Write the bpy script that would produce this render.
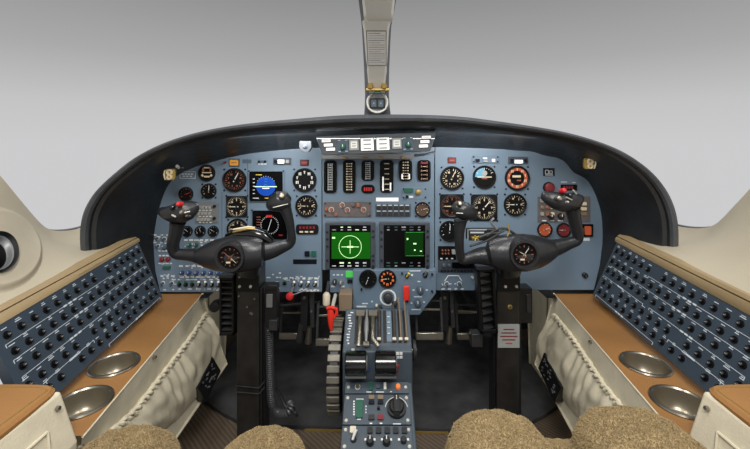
import bpy, math, random
from mathutils import Vector, Matrix, noise
random.seed(7)
for o in list(bpy.data.objects): bpy.data.objects.remove(o)
SC = bpy.context.scene; COL = SC.collection
# ---------------------------------------------------------------- camera, world, light
F, CX, CY, CZ = 380.0, 377.0, 145.0, 0.85      # focal length in px, principal point, eye height above floor
cam = bpy.data.cameras.new('camera'); camo = bpy.data.objects.new('camera', cam); COL.objects.link(camo)
cam.sensor_fit = 'HORIZONTAL'; cam.sensor_width = 36; cam.lens = F/750*36
cam.shift_x = -(CX-375)/750; cam.shift_y = (CY-224.5)/750
cam.clip_start = 0.01; camo.location = (0, 0, CZ); camo.rotation_euler = (math.pi/2, 0, 0); SC.camera = camo
w = bpy.data.worlds.new('world'); SC.world = w; w.use_nodes = True; nt = w.node_tree; nt.nodes.clear()
wo = nt.nodes.new('ShaderNodeOutputWorld'); bg = nt.nodes.new('ShaderNodeBackground'); tc = nt.nodes.new('ShaderNodeTexCoord')
sx = nt.nodes.new('ShaderNodeSeparateXYZ'); rp = nt.nodes.new('ShaderNodeValToRGB')
nt.links.new(tc.outputs['Generated'], sx.inputs[0]); nt.links.new(sx.outputs['Z'], rp.inputs[0])
nt.links.new(rp.outputs[0], bg.inputs[0]); nt.links.new(bg.outputs[0], wo.inputs[0]); bg.inputs[1].default_value = 1.0
e = rp.color_ramp.elements; e[0].position = 0.0; e[0].color = (.60, .60, .61, 1); e[1].position = 0.36; e[1].color = (.27, .27, .275, 1)
for ps, cc in ((.09, .55), (.2, .40), (.6, .45), (1.0, 1.1)):
    q = rp.color_ramp.elements.new(ps); q.color = (cc, cc, cc*1.01, 1)
def area(name, loc, tgt, size, power, col=(1, 1, 1)):
    l = bpy.data.lights.new(name, 'AREA'); l.shape = 'DISK'; l.size = size; l.energy = power; l.color = col
    o = bpy.data.objects.new(name, l); COL.objects.link(o); o.location = loc
    o.rotation_euler = (Vector(tgt)-Vector(loc)).to_track_quat('-Z', 'Y').to_euler(); return o
area('cabin_fill', (0, -.35, CZ+.75), (0, 1.0, CZ-.3), .45, 14, (1, .97, .92))  # added fill above and behind the camera, lifts the whole cabin
area('side_fill', (-.5, .35, CZ+.75), (-.1, 1.2, CZ-.4), .2, 4.5, (1, .98, .95))  # pair of overhead fills added to brighten side walls and panel
area('side_fill', (.5, .35, CZ+.75), (.1, 1.2, CZ-.4), .2, 4.5, (1, .98, .95))
gl_ = area('panel_fill', (0, 1.0, CZ+.022), (0, 1.15, CZ-.14), .9, 2.6, (1, .98, .95)); gl_.data.shape = 'RECTANGLE'; gl_.data.size_y = .015  # added strip fill below the hood lip, brightens the panel top
fl_ = bpy.data.lights.new('footwell_fill', 'POINT'); fl_.energy = 1.6; fl_.shadow_soft_size = .03; fl_.color = (1, .97, .92); fo_ = bpy.data.objects.new('footwell_fill', fl_); COL.objects.link(fo_); fo_.location = (0, 1.24, CZ-.26)  # added point fill hidden behind the panel, lifts the dark footwell
vs = SC.view_settings; vs.view_transform = 'Standard'; vs.look = 'None'; vs.gamma = 1; vs.use_curve_mapping = False; vs.exposure = 0.0

# ---------------------------------------------------------------- helpers
def P(px, py, Y): return Vector(((px-CX)*Y/F, Y, CZ-(py-CY)*Y/F))
def PZ(px, py, z):                       # point seen at px,py that lies at height z
    return P(px, py, (CZ-z)*F/(py-CY))
def lin(c): return tuple((v/255/12.92 if v/255 <= .04045 else ((v/255+.055)/1.055)**2.4) for v in c)
MATS = {}
def mat(name, rgb, rough=.5, metal=0., bump=0., bscale=60., var=0., vscale=8., emit=0., coat=0., aniso=None, spec=.5):
    m = bpy.data.materials.new(name); m.use_nodes = True; n = m.node_tree; b = n.nodes['Principled BSDF']
    c = (*lin(rgb), 1); b.inputs['Base Color'].default_value = c; b.inputs['Roughness'].default_value = rough; b.inputs['Metallic'].default_value = metal
    b.inputs['Coat Weight'].default_value = coat; b.inputs['Specular IOR Level'].default_value = spec
    t = n.nodes.new('ShaderNodeTexCoord')
    if var:
        z = n.nodes.new('ShaderNodeTexNoise'); z.inputs['Scale'].default_value = vscale; z.inputs['Detail'].default_value = 6
        r = n.nodes.new('ShaderNodeValToRGB'); r.color_ramp.elements[0].position = .3; r.color_ramp.elements[1].position = .7
        r.color_ramp.elements[0].color = tuple(v*(1-var) for v in c[:3])+(1,); r.color_ramp.elements[1].color = tuple(min(1, v*(1+var)) for v in c[:3])+(1,)
        n.links.new(t.outputs['Object'], z.inputs['Vector']); n.links.new(z.outputs['Fac'], r.inputs[0]); n.links.new(r.outputs[0], b.inputs['Base Color'])
    if bump:
        z = n.nodes.new('ShaderNodeTexNoise'); z.inputs['Scale'].default_value = bscale; z.inputs['Detail'].default_value = 4
        if aniso:
            mp = n.nodes.new('ShaderNodeMapping'); mp.inputs['Scale'].default_value = aniso
            n.links.new(t.outputs['Object'], mp.inputs[0]); n.links.new(mp.outputs[0], z.inputs['Vector'])
        else: n.links.new(t.outputs['Object'], z.inputs['Vector'])
        bp = n.nodes.new('ShaderNodeBump'); bp.inputs['Strength'].default_value = bump; bp.inputs['Distance'].default_value = .002
        n.links.new(z.outputs['Fac'], bp.inputs['Height']); n.links.new(bp.outputs[0], b.inputs['Normal'])
    if emit: b.inputs['Emission Color'].default_value = c; b.inputs['Emission Strength'].default_value = emit
    MATS[name] = m; return m
mat('panel_blue', (104, 123, 140), .5, bump=.06, bscale=400, var=.06, vscale=5)
mat('plate_blue', (98, 117, 134), .5, bump=.06, bscale=400, var=.05)
mat('plate_dark', (70, 86, 100), .5, bump=.05, bscale=300)
mat('breaker_blue', (56, 68, 80), .5, bump=.05, bscale=300, var=.05)
mat('pedestal_blue', (68, 79, 88), .45, bump=.08, bscale=200, var=.1, vscale=20)
mat('black', (20, 20, 21), .45); mat('black_gloss', (12, 12, 13), .15, coat=.4)
mat('glass_black', (8, 7, 8), .2, spec=.12)
mat('face', (11, 10, 10), .6, spec=.15); mat('face_grey', (38, 38, 40), .5)
mat('bezel', (15, 15, 16), .35, spec=.35)
mat('bezel_grey', (72, 78, 86), .4, metal=.3)
mat('screw', (28, 33, 44), .35, metal=.6)
mat('rivet', (196, 194, 184), .35, metal=.3)
mat('white', (225, 225, 220), .5); mat('cream', (205, 190, 160), .5, emit=.12); mat('legend', (205, 213, 219), .5)
mat('white_lit', (240, 240, 238), .5, emit=.35)
mat('orange', (226, 120, 60), .5, emit=.5); mat('orange_glow', (160, 72, 42), .5, emit=.28); mat('dull_orange', (138, 84, 64), .5, emit=.15)
mat('red', (190, 40, 40), .4, emit=.08); mat('red_dark', (120, 35, 42), .4); mat('red_bright', (225, 50, 35), .35, coat=.3)
mat('amber', (200, 140, 50), .4, emit=.15); mat('yellow', (215, 190, 70), .4)
mat('green', (70, 180, 80), .4, emit=.3); mat('green_dark', (30, 90, 70), .4); mat('blue_knob', (52, 72, 118), .4)
mat('screen_blue', (20, 64, 150), .4, emit=.45, spec=.1); mat('screen_green', (14, 76, 10), .5, emit=.6, spec=.05); mat('screen_dark_green', (8, 46, 10), .5, emit=.4, spec=.05)
mat('screen_line', (190, 235, 170), .4, emit=.8); mat('cyan', (90, 150, 180), .4, emit=.1); mat('brown_face', (82, 60, 48), .5); mat('panel_brown', (96, 90, 90), .5, bump=.1, bscale=300, var=.12, vscale=60)
mat('glare_leather', (29, 31, 34), .4, bump=.7, bscale=60, var=.45, vscale=9)
mat('glare_rim', (64, 67, 71), .4, bump=.6, bscale=90, var=.3, vscale=12)
mat('yoke', (38, 39, 42), .3, bump=.25, bscale=260, var=.2, vscale=20)
mat('column', (36, 34, 32), .35, bump=.1, bscale=90, var=.35, vscale=30)
mat('tan_leather', (150, 107, 60), .5, bump=.35, bscale=220, var=.12, vscale=6)
mat('beige_trim', (190, 180, 158), .55, bump=.15, bscale=180, var=.06, vscale=5)
mat('ledge_tan', (160, 139, 104), .5, bump=.2, bscale=200, var=.08)
mat('fabric', (212, 203, 178), .8, bump=.3, bscale=300, var=.08, vscale=30)
mat('fabric_dark', (120, 113, 96), .8, bump=.3, bscale=300)
mat('fur', (164, 144, 108), .95, bump=.6, bscale=120, var=.05, vscale=30, spec=.1)
mat('carpet', (68, 68, 69), .95, bump=.8, bscale=300, var=.3, vscale=14, spec=.1)
mat('chrome', (150, 144, 132), .28, metal=.9)
mat('steel', (150, 144, 130), .3, metal=.85, bump=.15, bscale=60, var=.15, vscale=40)
mat('grey_metal', (128, 130, 130), .4, metal=.4, var=.08)
mat('post_grey', (214, 212, 204), .45, bump=.1, bscale=100, var=.06)
mat('post_dark', (120, 124, 129), .45); mat('dark_metal', (58, 58, 59), .45, metal=.4, var=.3, vscale=30)
mat('brass', (178, 150, 84), .35, metal=.6); mat('tan_box', (130, 112, 92), .6, var=.1)
mat('cup_steel', (150, 141, 122), .3, metal=.75, bump=.1, bscale=50); mat('bar_grey', (80, 85, 90), .4, metal=.2); mat('hose', (74, 75, 78), .3, metal=.3); mat('wheel_rib', (118, 114, 103), .45, metal=.35, bump=.2, bscale=80, var=.2, vscale=40); mat('ivory', (216, 204, 180), .4); mat('button_grey', (150, 152, 150), .5)
def striped():
    m = mat('mat_brown', (104, 90, 74), .7); n = m.node_tree; b = n.nodes['Principled BSDF']
    t = n.nodes.new('ShaderNodeTexCoord'); wv = n.nodes.new('ShaderNodeTexWave'); wv.bands_direction = 'DIAGONAL'; wv.inputs['Scale'].default_value = 38; wv.inputs['Distortion'].default_value = 1.5
    r = n.nodes.new('ShaderNodeValToRGB'); r.color_ramp.elements[0].color = (*lin((84, 72, 60)), 1); r.color_ramp.elements[1].color = (*lin((112, 97, 81)), 1)
    n.links.new(t.outputs['Object'], wv.inputs[0]); n.links.new(wv.outputs['Fac'], r.inputs[0]); n.links.new(r.outputs[0], b.inputs['Base Color'])
striped()

class MB:
    def __init__(s, m='black'): s.v = []; s.f = []; s.fm = []; s.m = m; s.T = None
    def add(s, vs, fs):
        k = len(s.v); s.v += [tuple(s.T @ Vector(q)) if s.T else tuple(q) for q in vs]
        for f in fs: s.f.append([k+i for i in f]); s.fm.append(s.m)
        return s
    def box(s, c, d, R=None, m=None):
        if m: s.m = m
        c = Vector(c); R = R or Matrix.Identity(3)
        vs = [c+R@Vector((x*d[0]/2, y*d[1]/2, z*d[2]/2)) for x in (-1, 1) for y in (-1, 1) for z in (-1, 1)]
        return s.add(vs, [(0, 1, 3, 2), (4, 6, 7, 5), (0, 4, 5, 1), (2, 3, 7, 6), (0, 2, 6, 4), (1, 5, 7, 3)])
    def bar(s, p, q, wx, wy=None, m=None):            # square bar between two points
        if m: s.m = m
        return s.sweep([p, q], [(wx/2, (wy or wx)/2)]*2, 4, rot=math.pi/4, k=1.414)
    def sweep(s, pts, rad, seg=12, rot=0., k=1., up=None, cap=True, m=None, power=1.):
        if m: s.m = m
        pts = [Vector(p) for p in pts]; n = len(pts)
        rad = [r if isinstance(r, tuple) else (r, r) for r in (rad if isinstance(rad, list) else [rad]*n)]
        tan = [(pts[min(i+1, n-1)]-pts[max(i-1, 0)]).normalized() for i in range(n)]
        u = Vector(up) if up else (Vector((0, 0, 1)) if abs(tan[0].z) < .8 else Vector((0, 1, 0)))
        vs = []
        for i in range(n):
            t = tan[i]; a = t.cross(u); a = a.normalized() if a.length > 1e-6 else t.orthogonal().normalized(); b = a.cross(t).normalized(); u = b
            for j in range(seg):
                th = 2*math.pi*j/seg+rot; cc, ss = math.cos(th), math.sin(th)
                if power != 1.: cc = math.copysign(abs(cc)**power, cc); ss = math.copysign(abs(ss)**power, ss)
                vs.append(pts[i]+a*cc*rad[i][0]*k+b*ss*rad[i][1]*k)
        fs = [(i*seg+j, i*seg+(j+1) % seg, (i+1)*seg+(j+1) % seg, (i+1)*seg+j) for i in range(n-1) for j in range(seg)]
        if cap: fs += [tuple(range(seg-1, -1, -1)), tuple((n-1)*seg+j for j in range(seg))]
        return s.add(vs, fs)
    def cyl(s, p, q, r, r2=None, seg=16, m=None):
        return s.sweep([p, q], [r, r if r2 is None else r2], seg, m=m)
    def knob(s, x, z, r, h, y=0., m=None, seg=14):      # turned knob standing out of the local xz plane towards -y
        return s.sweep([(x, y, z), (x, y-h*.85, z), (x, y-h, z)], [r, r*.92, r*.72], seg, m=m)
    def disk(s, x, z, r, y, m=None, seg=24, r2=None):
        if m: s.m = m
        r2 = r2 or r
        vs = [(x+r*math.cos(2*math.pi*i/seg), y, z+r2*math.sin(2*math.pi*i/seg)) for i in range(seg)]
        return s.add(vs, [tuple(range(seg))])
    def ring(s, x, z, r0, r1, y0, y1, m=None, seg=28):  # flat-faced ring, front at y0, back at y1
        if m: s.m = m
        vs = []
        for rr, yy in ((r0, y1), (r0, y0+abs(y1-y0)*.3), (r0+(r1-r0)*.35, y0), (r1-(r1-r0)*.25, y0), (r1, y0+abs(y1-y0)*.3), (r1, y1)):
            vs += [(x+rr*math.cos(2*math.pi*i/seg), yy, z+rr*math.sin(2*math.pi*i/seg)) for i in range(seg)]
        return s.add(vs, [(k*seg+i, k*seg+(i+1) % seg, (k+1)*seg+(i+1) % seg, (k+1)*seg+i) for k in range(5) for i in range(seg)])
    def plate(s, x0, z0, x1, z1, y, t, m=None, r=0., seg=4):   # (rounded) plate in xz, front at y, thickness t
        if m: s.m = m
        if x1 < x0: x0, x1 = x1, x0
        if z1 < z0: z0, z1 = z1, z0
        r = min(r, (x1-x0)/2*.999, (z1-z0)/2*.999); pts = []
        if r <= 0: pts = [(x0, z0), (x1, z0), (x1, z1), (x0, z1)]
        else:
            for cx, cz, a in ((x1-r, z0+r, -90), (x1-r, z1-r, 0), (x0+r, z1-r, 90), (x0+r, z0+r, 180)):
                pts += [(cx+r*math.cos(math.radians(a+90*i/seg)), cz+r*math.sin(math.radians(a+90*i/seg))) for i in range(seg+1)]
        return s.prism(pts, y, t)
    def prism(s, pts, y, t, m=None):
        if m: s.m = m
        n = len(pts); vs = [(a, y, b) for a, b in pts]+[(a, y+t, b) for a, b in pts]
        return s.add(vs, [tuple(range(n)), tuple(range(2*n-1, n-1, -1))]+[(i, n+i, n+(i+1) % n, (i+1) % n) for i in range(n)])
    def dash(s, x, z, wd, h=.0012, y=-.0006, m='legend', a=0.):
        R = Matrix.Rotation(-a, 3, 'Y'); return s.box((x, y, z), (wd, .0004, h), R, m)
    def grid(s, fn, nu, nv, m=None):
        if m: s.m = m
        vs = [fn(i/nu, j/nv) for j in range(nv+1) for i in range(nu+1)]
        return s.add(vs, [(j*(nu+1)+i, j*(nu+1)+i+1, (j+1)*(nu+1)+i+1, (j+1)*(nu+1)+i) for j in range(nv) for i in range(nu)])
    def build(s, name, parent=None, smooth=True, bevel=0., solid=0., label=None, loc=None):
        me = bpy.data.meshes.new(name); me.from_pydata(s.v, [], s.f)
        nm = list(dict.fromkeys(s.fm))
        for q in nm: me.materials.append(MATS[q])
        me.polygons.foreach_set('material_index', [nm.index(q) for q in s.fm])
        if smooth:
            me.polygons.foreach_set('use_smooth', [True]*len(s.f))
            try: me.set_sharp_from_angle(angle=math.radians(38))
            except Exception: pass
        me.update(); o = bpy.data.objects.new(name, me); COL.objects.link(o)
        if parent: o.parent = parent
        if loc is not None: o.location = loc
        if solid: md = o.modifiers.new('solid', 'SOLIDIFY'); md.thickness = solid; md.offset = -1
        if bevel: md = o.modifiers.new('bevel', 'BEVEL'); md.width = bevel; md.segments = 2; md.limit_method = 'ANGLE'; md.harden_normals = False
        if label: o['label'] = label
        return o
def tag(o, label, cat, group=None):
    o['label'] = label; o['category'] = cat
    if group: o['group'] = group
    return o
def thing(name, label, cat, loc=(0, 0, 0), M=None, group=None):
    o = bpy.data.objects.new(name, None); COL.objects.link(o); o.empty_display_size = .01; o.location = loc
    if M is not None: o.matrix_world = Matrix.Translation(loc) @ M.to_4x4()
    return tag(o, label, cat, group)
def struct(name, mb, **k): o = mb.build(name, **k); o['kind'] = 'structure'; return o
def axes(xa, nrm):                      # local x along xa, local -y along the outward normal
    x = Vector(xa).normalized(); n = Vector(nrm); n = (n-x*n.dot(x)).normalized(); y = -n; z = x.cross(y)
    return Matrix((x, y, z)).transposed()
def lerp(a, b, t): return a+(b-a)*t
def resample(pts, n):
    pts = [Vector(p) for p in pts]; d = [0]
    for a, b in zip(pts, pts[1:]): d.append(d[-1]+(b-a).length)
    out = []
    for i in range(n):
        t = d[-1]*i/(n-1); k = 0
        while k < len(d)-2 and d[k+1] < t: k += 1
        out.append(pts[k].lerp(pts[k+1], (t-d[k])/max(1e-9, d[k+1]-d[k])))
    return out
def smooth_pts(pts, it=2, closed=False):
    pts = [Vector(p) for p in pts]
    for _ in range(it):                 # Chaikin
        q = [pts[0]] if not closed else []
        for a, b in zip(pts, pts[1:]+([pts[0]] if closed else [])): q += [a.lerp(b, .25), a.lerp(b, .75)]
        if not closed: q.append(pts[-1])
        pts = q
    return pts

# ---------------------------------------------------------------- structure
PY = 1.15; S = PY/F                     # instrument panel plane, metres per photo pixel on it
fl = MB('mat_brown'); fl.box((0, .85, -.01), (1.9, 1.9, .02)); struct('floor', fl, smooth=False)
fw = MB('carpet')                       # firewall and dark bay behind the panel
fw.box((0, 1.78, (CZ-.06)/2), (1.44, .04, CZ-.06), m='carpet')
struct('wall_front', fw, smooth=False)
bay = MB('black'); bay.box((0, 1.47, CZ-.05), (1.36, .58, .02)); struct('sky_blocker', bay, smooth=False)  # unseen black deck added to block sky light from the bay
cp = MB('carpet')
o_ = [PZ(198, 399, 0), PZ(222, 416, 0), PZ(243, 427, 0), PZ(305, 430, 0), PZ(448, 433, 0), PZ(520, 431, 0), PZ(545, 418, 0), PZ(566, 402, 0)]
pts = [(p.x, p.y) for p in o_]+[(.62, 1.76), (-.62, 1.76)]
cp.add([(x, y, .012) for x, y in pts]+[(x, y, .001) for x, y in pts], [tuple(range(len(pts)))]+[(i, len(pts)+i, len(pts)+(i+1) % len(pts), (i+1) % len(pts)) for i in range(len(pts))])
tag(cp.build('carpet', smooth=False), 'dark charcoal carpet covering the footwell floor under the instrument panel', 'carpet')
yl = MB('yellow'); a = PZ(305, 430, .0); b = PZ(448, 433, .0)
yl.bar(a+Vector((0, -.004, .003)), b+Vector((0, -.004, .003)), .005, .005, 'brass'); struct('trim_1', yl)

# side walls with consoles: sg = -1 left, +1 right
WT = {-1: ((-.4563, .594), (-.5295, 1.15)), 1: ((.465, .5907), (.5375, 1.15))}   # top inner edge line (X at Y)
ZC = CZ-.45                              # console top height
def wall_top_x(sg, Y):
    (x0, y0), (x1, y1) = WT[sg]; return x0+(x1-x0)*(Y-y0)/(y1-y0)
def wall_x(sg, Y, z):
    t = max(0, (ZC-z)/.25); return lerp(wall_top_x(sg, Y), sg*(.482+(.10*(Y-.957) if sg > 0 else 0)), t)
def wall_far_x(sg, Y, z): return lerp(wall_top_x(sg, Y), sg*.59, max(0, min(1, (ZC-z)/ZC)))   # recessed lining beyond the panel
def wall_hit(sg, px, py):
    Y = .35
    while Y < 1.7:
        q = P(px, py, Y)
        if sg*q.x >= sg*wall_x(sg, Y, q.z): return q
        Y += .001
    return q
LEDGE = {-1: (P(132, 238, 1.08), P(-30, 323, .60)), 1: (P(622, 236, 1.08), P(781, 311, .60))}
BRK = {-1: (P(137, 243, 1.08), P(161, 297, 1.08), P(-14, 333, .60), P(30, 418, .605)),
       1: (P(618, 243, 1.08), P(594, 295, 1.08), P(776, 330, .60), P(741, 420, .60))}   # far top, far bottom, near top, near bottom
for sg, side in ((-1, 'left'), (1, 'right')):
    wl = MB('fabric')
    def fn(u, v, sg=sg):
        z = lerp(ZC-.004, ZC-.25, v); Y = lerp(.587, lerp(1.15, 1.215, v), u)
        d = noise.noise(Vector((Y*7, z*7, sg)))*.004
        return (wall_x(sg, Y, z)+d*min(1, v*8), Y, z)
    wl.grid(fn, 60, 24)
    wl.grid(lambda u, v, sg=sg: (lambda Y, z: (wall_far_x(sg, Y, z), Y, z))(lerp(1.12, 1.46, u), lerp(ZC, 0, v)), 20, 10)
    wl.grid(lambda u, v, sg=sg: (sg*.60, lerp(.587, 1.215, u), lerp(ZC-.1, 0, v)), 10, 2)
    wl.grid(lambda u, v, sg=sg: (lambda Y, z: (lerp(wall_x(sg, Y, z), wall_far_x(sg, Y, z)+sg*.01, u), Y, z))(lerp(1.15, 1.215, v)+.0*u, lerp(ZC-.004, ZC-.25, v)), 2, 8)
    wl.sweep([(wall_x(sg, lerp(1.15, 1.215, t), ZC-.25*t)-sg*.001, lerp(1.15, 1.215, t), ZC-.25*t) for t in (0, .25, .5, .75, 1)]+[(wall_x(sg, Y, ZC-.25)-sg*.001, Y, ZC-.25) for Y in (1.1, .9, .7, .587)], .0035, 8)
    wl.m = 'fabric'
    # far end return and rolled piping along the far edge
    wl.grid(lambda u, v, sg=sg: (lerp(wall_far_x(sg, 1.46, lerp(ZC, 0, v)), sg*.72, u), 1.46+.02*u, lerp(ZC, 0, v)), 2, 6)
    wl.sweep([(wall_far_x(sg, 1.46, z)-sg*.002, 1.46, z) for z in (ZC, .2, 0)], .004, 8)
    wl.sweep([(wall_far_x(sg, lerp(1.21, 1.36, t), lerp(ZC, 0, t))-sg*.001, lerp(1.21, 1.36, t), lerp(ZC, 0, t)) for t in (0, .25, .5, .75, 1)], .003, 6, m='fabric_dark')
    wl.grid(lambda u, v, sg=sg: (sg*.72, lerp(1.1, 1.78, u), lerp(CZ-.25, 0, v)), 2, 2, 'black')
    wl.grid(lambda u, v, sg=sg: (lerp(sg*.5, sg*.72, v), lerp(1.12, 1.5, u), ZC-.001), 2, 2, 'black')
    struct('wall_'+side, wl)
    # upper side wall up to the window edge
    if sg < 0: W = [(-150, 40, .62, .80), (-70, 95, .70, .82), (0, 175, 0, .83), (22, 202, 0, .84), (38, 221, 0, .85), (47, 229, 0, .855), (58, 231.5, 0, .86), (78, 229.5, 0, .87), (98, 222, 0, .88)]
    else: W = [(900, 40, .62, .80), (820, 105, .70, .82), (750, 189, 0, .83), (733, 207, 0, .84), (720, 221, 0, .85), (711, 227, 0, .855), (700, 228.5, 0, .86), (682, 227.5, 0, .87), (658, 221, 0, .88)]
    wp = [P(px, py, X*F/abs(px-CX)) for px, py, _, X in W]
    wp = resample(smooth_pts(wp, 2), 49)
    L1, L0 = LEDGE[sg]; d = (L1-L0)
    lp = [L0-d*.3+d*1.42*(i/48) for i in range(49)]
    if sg < 0: LPW = (lp, wp)
    up = MB('beige_trim')
    def fn2(u, v, lp=lp, wp=wp, sg=sg):
        i = min(48, round(u*48)); a, b = lp[i], wp[i]; q = a.lerp(b, v)
        return q+Vector((sg*.03, 0, -.01))*math.sin(v*math.pi)
    up.grid(fn2, 48, 14)
    def fn3(u, v, wp=wp, sg=sg): i = min(48, round(u*48)); return wp[i]+Vector((sg*.025*v, 0, -.004*v*v*6))
    up.grid(fn3, 48, 3, 'beige_trim')
    struct('wall_%s' % side, up)
    sl = MB('post_dark'); sl.sweep([p+Vector((sg*.012, 0, .0005)) for p in wp], .0032, 8); struct('trim_%d' % (2 if sg < 0 else 3), sl)
    # padded ledge moulding over the breaker panel
    T1, B1, T0, B0 = BRK[sg]; lg = MB('ledge_tan')
    n = 40
    def prof(t):
        a = T0.lerp(T1, t); b = L0.lerp(L1, t); out = Vector((-sg, 0, .55)).normalized()
        return [a, a+out*.004, a.lerp(b, .3)+out*.008, a.lerp(b, .62)+out*.007, a.lerp(b, .68)+out*.001, a.lerp(b, .74)+out*.006, b+out*.004, b+Vector((sg*.012, 0, .004)), b+Vector((sg*.02, 0, -.02))]
    R = [prof(-.25+1.27*i/n) for i in range(n+1)]; k = len(R[0])
    lg.add([q for r in R for q in r], [(i*k+j, i*k+j+1, (i+1)*k+j+1, (i+1)*k+j) for i in range(n) for j in range(k-1)]+[tuple(n*k+j for j in range(k))])
    tag(lg.build('padded_ledge'), 'tan padded ledge moulding running above the %s circuit breaker panel' % side, 'ledge')
    # sideboard under the breaker panel (hidden backing)
    bk = MB('black'); bk.add([B1+Vector((sg*.01, 0, -.02)), B0+Vector((sg*.01, 0, -.02)), T0+Vector((sg*.05, 0, 0)), T1+Vector((sg*.05, 0, 0))], [(0, 1, 2, 3)])
    # console top
    cs = thing('side_console', 'tan leather topped console shelf running along the %s cockpit wall' % side, 'console', (sg*.55, .85, ZC))
    ct = MB('tan_leather'); cups = ((114.5, 365), (83, 403)) if sg < 0 else ((645, 364.5), (680, 402.5))
    cc = [PZ(px, py, ZC) for px, py in cups]; off = Vector((sg*.55, .85, ZC))
    # top surface as grid with the cup openings cut out
    NX, NY = 60, 260; y0, y1 = .588, 1.149
    def ctop(u, v, sg=sg): Y = lerp(y0, y1, v); return Vector((lerp(wall_top_x(sg, Y), B1.x+(B0.x-B1.x)*(1.08-Y)/.48+sg*.03, u), Y, ZC))
    CR = .0415
    vs = []; idx = {}
    for j in range(NY+1):
        for i in range(NX+1):
            q = ctop(i/NX, j/NY)
            for c in cc:
                dd = Vector((q.x-c.x, q.y-c.y)); 
                if CR-.0035 < dd.length < CR+.0028: dd.normalize(); q = Vector((c.x+dd.x*CR, c.y+dd.y*CR, ZC))
            vs.append(q-off)
    fs = []
    for j in range(NY):
        for i in range(NX):
            q = ctop((i+.5)/NX, (j+.5)/NY)
            if any((Vector((q.x-c.x, q.y-c.y))).length < CR-.0008 for c in cc): continue
            fs.append((j*(NX+1)+i, j*(NX+1)+i+1, (j+1)*(NX+1)+i+1, (j+1)*(NX+1)+i))
    ct.add(vs, fs); ct.build('leather_top', cs)
    pp = MB('fabric'); pp.sweep([Vector((wall_top_x(sg, y), y, ZC-.002))-off for y in [y0+(y1-y0)*i/10 for i in range(11)]], .0018, 8); pp.build('edge_piping', cs)
    for py in ((352, 440) if sg < 0 else (337, 433)):
        q = PZ(0, py, ZC); q.x = wall_top_x(sg, q.y)-sg*.001; q -= off; sn = MB('steel'); sn.cyl(q+Vector((0, 0, -.012)), q+Vector((-sg*.006, 0, -.010)), .0045, .003, 10); sn.build('snap_fastener', cs)
    for i, c in enumerate(cc):
        cupt = thing('cup_holder', 'round polished steel cup holder in %s console, %s' % (side, 'nearer the instrument panel' if i == 0 else 'nearer the armrest'), 'cup holder', tuple(c))
        g = MB('chrome'); seg = 40; profs = [(CR+.0045, .0015), (CR+.003, .004), (CR-.001, .0045), (CR-.003, .002)]
        g.add([(r*math.cos(2*math.pi*a/seg), r*math.sin(2*math.pi*a/seg), z) for r, z in profs for a in range(seg)], [(k2*seg+a, k2*seg+(a+1) % seg, (k2+1)*seg+(a+1) % seg, (k2+1)*seg+a) for k2 in range(3) for a in range(seg)]); g.build('rim', cupt)
        g = MB('cup_steel'); profs = [(CR-.003, .002), (CR-.005, -.010), (CR-.008, -.026), (CR-.013, -.031), (.001, -.030)]
        g.add([(r*math.cos(2*math.pi*a/seg), r*math.sin(2*math.pi*a/seg), z) for r, z in profs for a in range(seg)], [(k2*seg+a, k2*seg+(a+1) % seg, (k2+1)*seg+(a+1) % seg, (k2+1)*seg+a) for k2 in range(4) for a in range(seg)]); g.build('cup', cupt)

    # map pocket with gathered elastic
    band = [(204.5, 314), (188, 339), (169.6, 363), (149.7, 389), (131, 413), (98, 443)] if sg < 0 else [(556, 316), (573, 336.5), (591, 363), (606, 386), (623, 407), (648, 436)]
    low = [(219, 345), (209, 372), (196, 397), (176, 420), (150, 440), (120, 470)] if sg < 0 else [(537, 352), (549, 377), (566, 402), (584, 424), (610, 444), (640, 470)]
    bp = resample([wall_hit(sg, *q) for q in band], 241); lw = resample([wall_hit(sg, *q) for q in low], 241)
    pk = thing('map_pocket', 'cream gathered fabric map pocket on the %s sidewall beside the seat' % side, 'map pocket', tuple(bp[120])); off = bp[120]
    inn = Vector((-sg, 0, .1)); g = MB('fabric')
    def pf(u, v):
        i = min(240, round(u*240)); q = bp[i].lerp(lw[i], v)
        f = .5+.5*math.sin(u*78+2.2*math.sin(u*13)+v*5*math.sin(u*9)); f2 = noise.noise(Vector((u*12, v*3, 3)))
        bul = math.sin(math.pi*min(1, v*1.0))**.8*.016+f*.006*(1-v)**1.2+f2*.009*math.sin(math.pi*v)+.003
        return q+inn*bul-off
    g.grid(pf, 240, 30); g.build('pocket', pk)
    g = MB('fabric'); pts = [b_-off for b_ in bp]
    for ph in (0, 2.1, 4.2):
        pt = []; rad = []
        for i in range(0, 241):
            a = i*.26+ph+.5*math.sin(i*.11); s_ = math.sin(i*.9+ph*2)
            q = bp[i]-off; pt.append(q+inn*(.006+.004*math.cos(a))+Vector((0, .35, .9))*.0058*math.sin(a)); rad.append((.0040+.0008*s_, .0036+.0008*s_))
        g.sweep(pt, rad, 8, up=(0, 0, 1))
    g.build('elastic_band', pk)
    g = MB('fabric_dark'); g.sweep([p+Vector((-sg*.009, 0, .003)) for p in pts], .0014, 6); g.build('cord', pk)
    # dark vent plate low on wall
    vq = [(205, 357), (213.5, 371), (198, 402), (189.5, 388)] if sg < 0 else [(551.5, 353), (545.5, 368), (562.5, 402), (570, 388)]
    q = [wall_hit(sg, *k2)+Vector((-sg*.022, 0, 0)) for k2 in vq]; c = sum(q, Vector())/4
    vt = thing('speaker_grille', 'small black perforated grille plate set into the %s fabric sidewall' % side, 'grille', tuple(c)); g = MB('black')
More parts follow.
